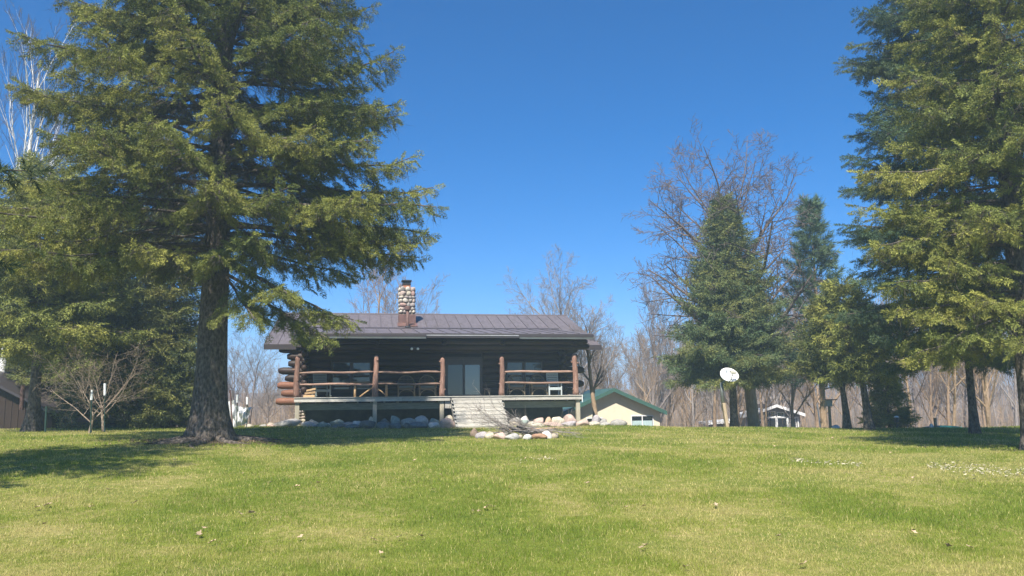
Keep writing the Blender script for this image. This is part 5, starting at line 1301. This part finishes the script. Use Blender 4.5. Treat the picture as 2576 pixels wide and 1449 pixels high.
# undergrowth: thin saplings and brush nobody could count
def twig_mass(name, mat, label, n, xr, yr, hr, wr, stemr, nt, tl, seed, cat, gap=None):
    R = np.random.RandomState(seed); x = R.uniform(xr[0], xr[1], n); y = R.uniform(yr[0], yr[1], n)
    if gap: k = ~gap(x, y); x, y = x[k], y[k]; n = len(x)
    z = gz(x, y); h = R.uniform(hr[0], hr[1], n)*(.7 + .4*np.clip(np.sin(x*.21)*np.sin(y*.17)+.6, 0, 1))
    s = np.linspace(0, 1, 4); d = R.normal(0, wr, (n, 2))
    P = np.stack([x[:, None]+d[:, :1]*h[:, None]*s + R.normal(0, .02, (n, 4))*h[:, None], y[:, None]+d[:, 1:]*h[:, None]*s, z[:, None]+h[:, None]*s-.05], -1)
    po = Polys(); po.addm(P, (R.uniform(*stemr, n))[:, None]*(1-.85*s)[None], 3); V, Fa = [], []
    V1, F1 = tubes_np(P, (R.uniform(*stemr, n))[:, None]*(1-.85*s)[None], 3)
    tri = np.concatenate([F1[:, :3], F1[:, [0, 2, 3]]])
    m = n*nt; i = R.randint(0, n, m); t = R.uniform(.2, 1, m)[:, None]*3; i0 = np.minimum(t[:, 0].astype(int), 2); f = t-i0[:, None]
    b = P[i, i0]*(1-f) + P[i, i0+1]*f
    dd = R.normal(0, 1, (m, 3)); dd[:, 2] = np.abs(dd[:, 2])*.8+.35; dd /= np.linalg.norm(dd, axis=1, keepdims=True); L_ = h[i][:, None]*R.uniform(tl[0], tl[1], (m, 1))*(1.25-t/3)
    e = b + dd*L_; T1 = slivers(b, e, stemr[0]*.8+.008, R)
    j = R.randint(0, m, m*2); q = R.uniform(.3, .95, (m*2, 1)); b2 = b[j]*(1-q) + e[j]*q; d2 = dd[j] + R.normal(0, .5, (m*2, 3)); d2[:, 2] += .2
    T2 = slivers(b2, b2 + d2*L_[j]*.5, stemr[0]*.5+.006, R)
    TV = np.concatenate([T1, T2]); VV = np.concatenate([V1, TV]); FF = np.concatenate([tri, len(V1) + np.arange(len(TV)).reshape(-1, 3)])
    tag(link(name, np_mesh(name, VV, FF), M[mat]), label, cat, kind='stuff')
twig_mass('undergrowth', 'tanbark', 'brown tangle of leafless brush and saplings across the wood', 5200, (-75, 95), (49, 112), (1.5, 4.6), .16, (.010, .022), 7, (.14, .34), 9, 'brush', lambda x, y: (np.abs(x-6.8) < 4.2) & (y < 64) | (np.abs(x-23.5) < 5.5) & (y < 84))
twig_mass('far_wood', 'tanbark', 'far leafless wood closing the view at the horizon', 2300, (-150, 175), (110, 180), (6, 11.5), .04, (.05, .12), 12, (.12, .28), 19, 'wood')

# ------------------------------------------------------------------ roots, fallen leaves and pale chips
def roots():
    rs = random.Random(5); c = ground(528, 23.0)
    for i in range(11):
        a = i*2*pi/11 + rs.uniform(-.2, .2); L_ = rs.uniform(1.2, 2.4); pts = []; rad = []
        for k in range(7):
            t = k/6; r = .45 + L_*t; aa = a + .25*sin(t*4+i); x, y = c.x + r*cos(aa), c.y + r*sin(aa)
            pts.append((x-c.x, y-c.y, G(x, y)-c.z + .10*(1-t)**1.5 - .02 - .05*t)); rad.append(.11*(1-t)**.8 + .015)
        MB().tube(pts, rad, 8).obj('root', M['sprucebark'], bpy.data.objects['spruce_tree'], smooth=True)
roots()
def needle_litter():
    R = np.random.RandomState(31); c = ground(528, 23.0); n = 2600
    r = 0.45 + np.abs(R.normal(0, .75, n)); a = R.uniform(0, 2*pi, n); x = c.x + r*np.cos(a)*1.25; y = c.y + r*np.sin(a); z = gz(x, y) + R.uniform(.012, .05, n)
    P0 = np.stack([x, y, z], 1); d = R.normal(0, 1, (n, 3)); d[:, 2] *= .25; d /= np.linalg.norm(d, axis=1, keepdims=True); V = slivers(P0, P0 + d*R.uniform(.05, .16, (n, 1)), R.uniform(.012, .03, n), R)
    col = np.repeat(np.array([.17, .12, .075])*R.uniform(.5, 1.6, (n, 1)), 3, 0)
    tag(link('needle_litter', np_mesh('needle_litter', V, np.arange(len(V)).reshape(-1, 3), col), M['debris']), 'brown fallen needles round the foot of the huge spruce', 'needle litter', kind='stuff')
needle_litter()
def weeds():
    R = np.random.RandomState(41); PP = []
    for i in range(150):
        u = R.uniform(-1.6, 15.5); v = R.uniform(-1.75, -.9)
        if 6.7 < u < 9.6: continue
        w = hw(u, v); m = R.randint(8, 20); b = np.array([w.x, w.y, G(w.x, w.y)]) + np.concatenate([R.normal(0, .05, (m, 2)), np.zeros((m, 1))], 1)
        d = R.normal(0, .5, (m, 3)); d[:, 2] = 1; PP.append(slivers(b, b + d*R.uniform(.08, .22, (m, 1)), .012, R))
    V = np.concatenate(PP); n = len(V)//3; col = np.repeat(np.where(R.rand(n, 1) < .4, [.42, .36, .18], [.14, .20, .03])*R.uniform(.7, 1.2, (n, 1)), 3, 0)
    tag(link('weeds', np_mesh('weeds', V, np.arange(len(V)).reshape(-1, 3), col), M['blade']), 'taller weeds and dry stalks between the porch boulders', 'weeds', kind='stuff')
weeds()
def leaf_mesh(seed):
    rs = random.Random(seed); n = 14; pts = [(0, 0, 0)]
    for i in range(n):
        a = 2*pi*i/n; r = .5*(1 + .35*sin(a*5+seed) + rs.uniform(-.1, .1)); pts.append((r*cos(a)*1.25, r*sin(a)*.8, .22*cos(2*a+seed)*r + .12*rs.random() + .30*r*r))
    V = pts + [(x, y, z+.02) for x, y, z in pts]; m = n+1
    Fa = [(0, 1+i, 1+(i+1) % n) for i in range(n)] + [(m, m+1+(i+1) % n, m+1+i) for i in range(n)] + [(1+i, m+1+i, m+1+(i+1) % n, 1+(i+1) % n) for i in range(n)]
    return MB().add(V, Fa).mesh('leaf')
M['leaf'] = plain('dry_leaf', (.36, .26, .16), .8, 0, .2, 4, per_obj=.35)
lms = [leaf_mesh(i) for i in range(5)]
known = [(755, 1362), (500, 1355), (515, 1341), (940, 1369), (632, 1300), (604, 1302), (230, 1283), (340, 1273), (118, 1279), (112, 1329), (2389, 1388), (2440, 1390), (1620, 1283), (1575, 1285), (1190, 1294), (1205, 1297), (1240, 1285),
         (677, 1222), (745, 1232), (1320, 1160), (770, 1137), (1618, 1388), (1625, 1385), (1960, 1360), (2300, 1350), (610, 1197), (270, 1240), (1110, 1200), (990, 1110), (1765, 1110), (1735, 1136), (440, 1163), (1090, 1240), (1480, 1222), (1725, 1440), (960, 1405), (1005, 1363), (1060, 1360)]
for i in range(18): known.append((rs.uniform(20, 2550), 1098 + 340*rs.random()**1.6))
for i, (px, py) in enumerate(known):
    d = at(px, py, 1.0); Y = 7.0
    while Y < 34 and d.z*Y > G(d.x*Y, Y): Y += .05
    o = link('dry_leaf', lms[i % 5], M['leaf'], None, (d.x*Y, Y, G(d.x*Y, Y)+.05), smooth=False)
    s_ = rs.uniform(.045, .085); o.scale = (s_, s_, s_*.9); o.rotation_euler = (rs.uniform(-.5, .5), rs.uniform(-.5, .5), rs.uniform(0, 6))
    tag(o, 'dry curled brown leaf lying on the lawn', 'leaf', 'dry leaves scattered on the lawn')
def chips(name, cx0, cx1, cy0, cy1, n, seed, label):
    R = np.random.RandomState(seed); VV = []; CC = []
    a0 = [at(cx0, cy0, 1), at(cx1, cy1, 1)]
    for i in range(n):
        t = R.rand(); px = cx0 + (cx1-cx0)*t; py = cy0 + (cy1-cy0)*t + R.normal(0, 3.5 + 5.0*sin(t*pi)*(cy1-cy0 > 15))
        d = at(px, py, 1.0); Y = 8.0
        while Y < 34 and d.z*Y > G(d.x*Y, Y): Y += .04
        x, y = d.x*Y, Y; z = G(x, y)+R.uniform(.015, .045); s = R.uniform(.008, .024)
        q = R.normal(0, 1, (4, 3))*s; q[:, 2] *= .5; c = np.array([x, y, z])
        for tri in ((0, 1, 2), (0, 2, 3), (0, 3, 1), (1, 3, 2)): VV.append(c + q[list(tri)])
        CC.append(np.tile(np.array([.56, .50, .34])*R.uniform(.6, 1.15), (12, 1)))
    V = np.concatenate(VV); me = np_mesh(name, V, np.arange(len(V)).reshape(-1, 3), np.concatenate(CC))
    tag(link(name, me, M['debris']), label, 'wood chips', kind='stuff')
chips('wood_chips', 2330, 2620, 1174, 1196, 430, 2, 'pale patch of scattered wood chips at the right of the lawn')
chips('wood_chips', 1985, 2170, 1161, 1171, 120, 3, 'thin line of pale wood chips in the middle right of the lawn')
chips('wood_chips', 1290, 1400, 1160, 1157, 40, 4, 'faint strip of straw and chips before the fire ring')
print('TRIS', {k: v for k, v in TRI.items()})

# ------------------------------------------------------------------ the air: real haze, thickened to stand in for lens glare
mb = MB(); mb.box(-1300, 1300, -120, 1400, -56, 34)
m, nt, N, L, P = nmat('haze_and_glare'); N.remove(P); pv = N.new('ShaderNodeVolumePrincipled'); pv.inputs['Density'].default_value = 0.0019; pv.inputs['Color'].default_value = (.58, .78, 1.0, 1); pv.inputs['Anisotropy'].default_value = 0.2
L.new(pv.outputs[0], N['Material Output'].inputs['Volume'])
tag(mb.obj('haze', m), 'thin bluish spring haze over the whole place, also standing in for lens glare', 'haze', kind='stuff')
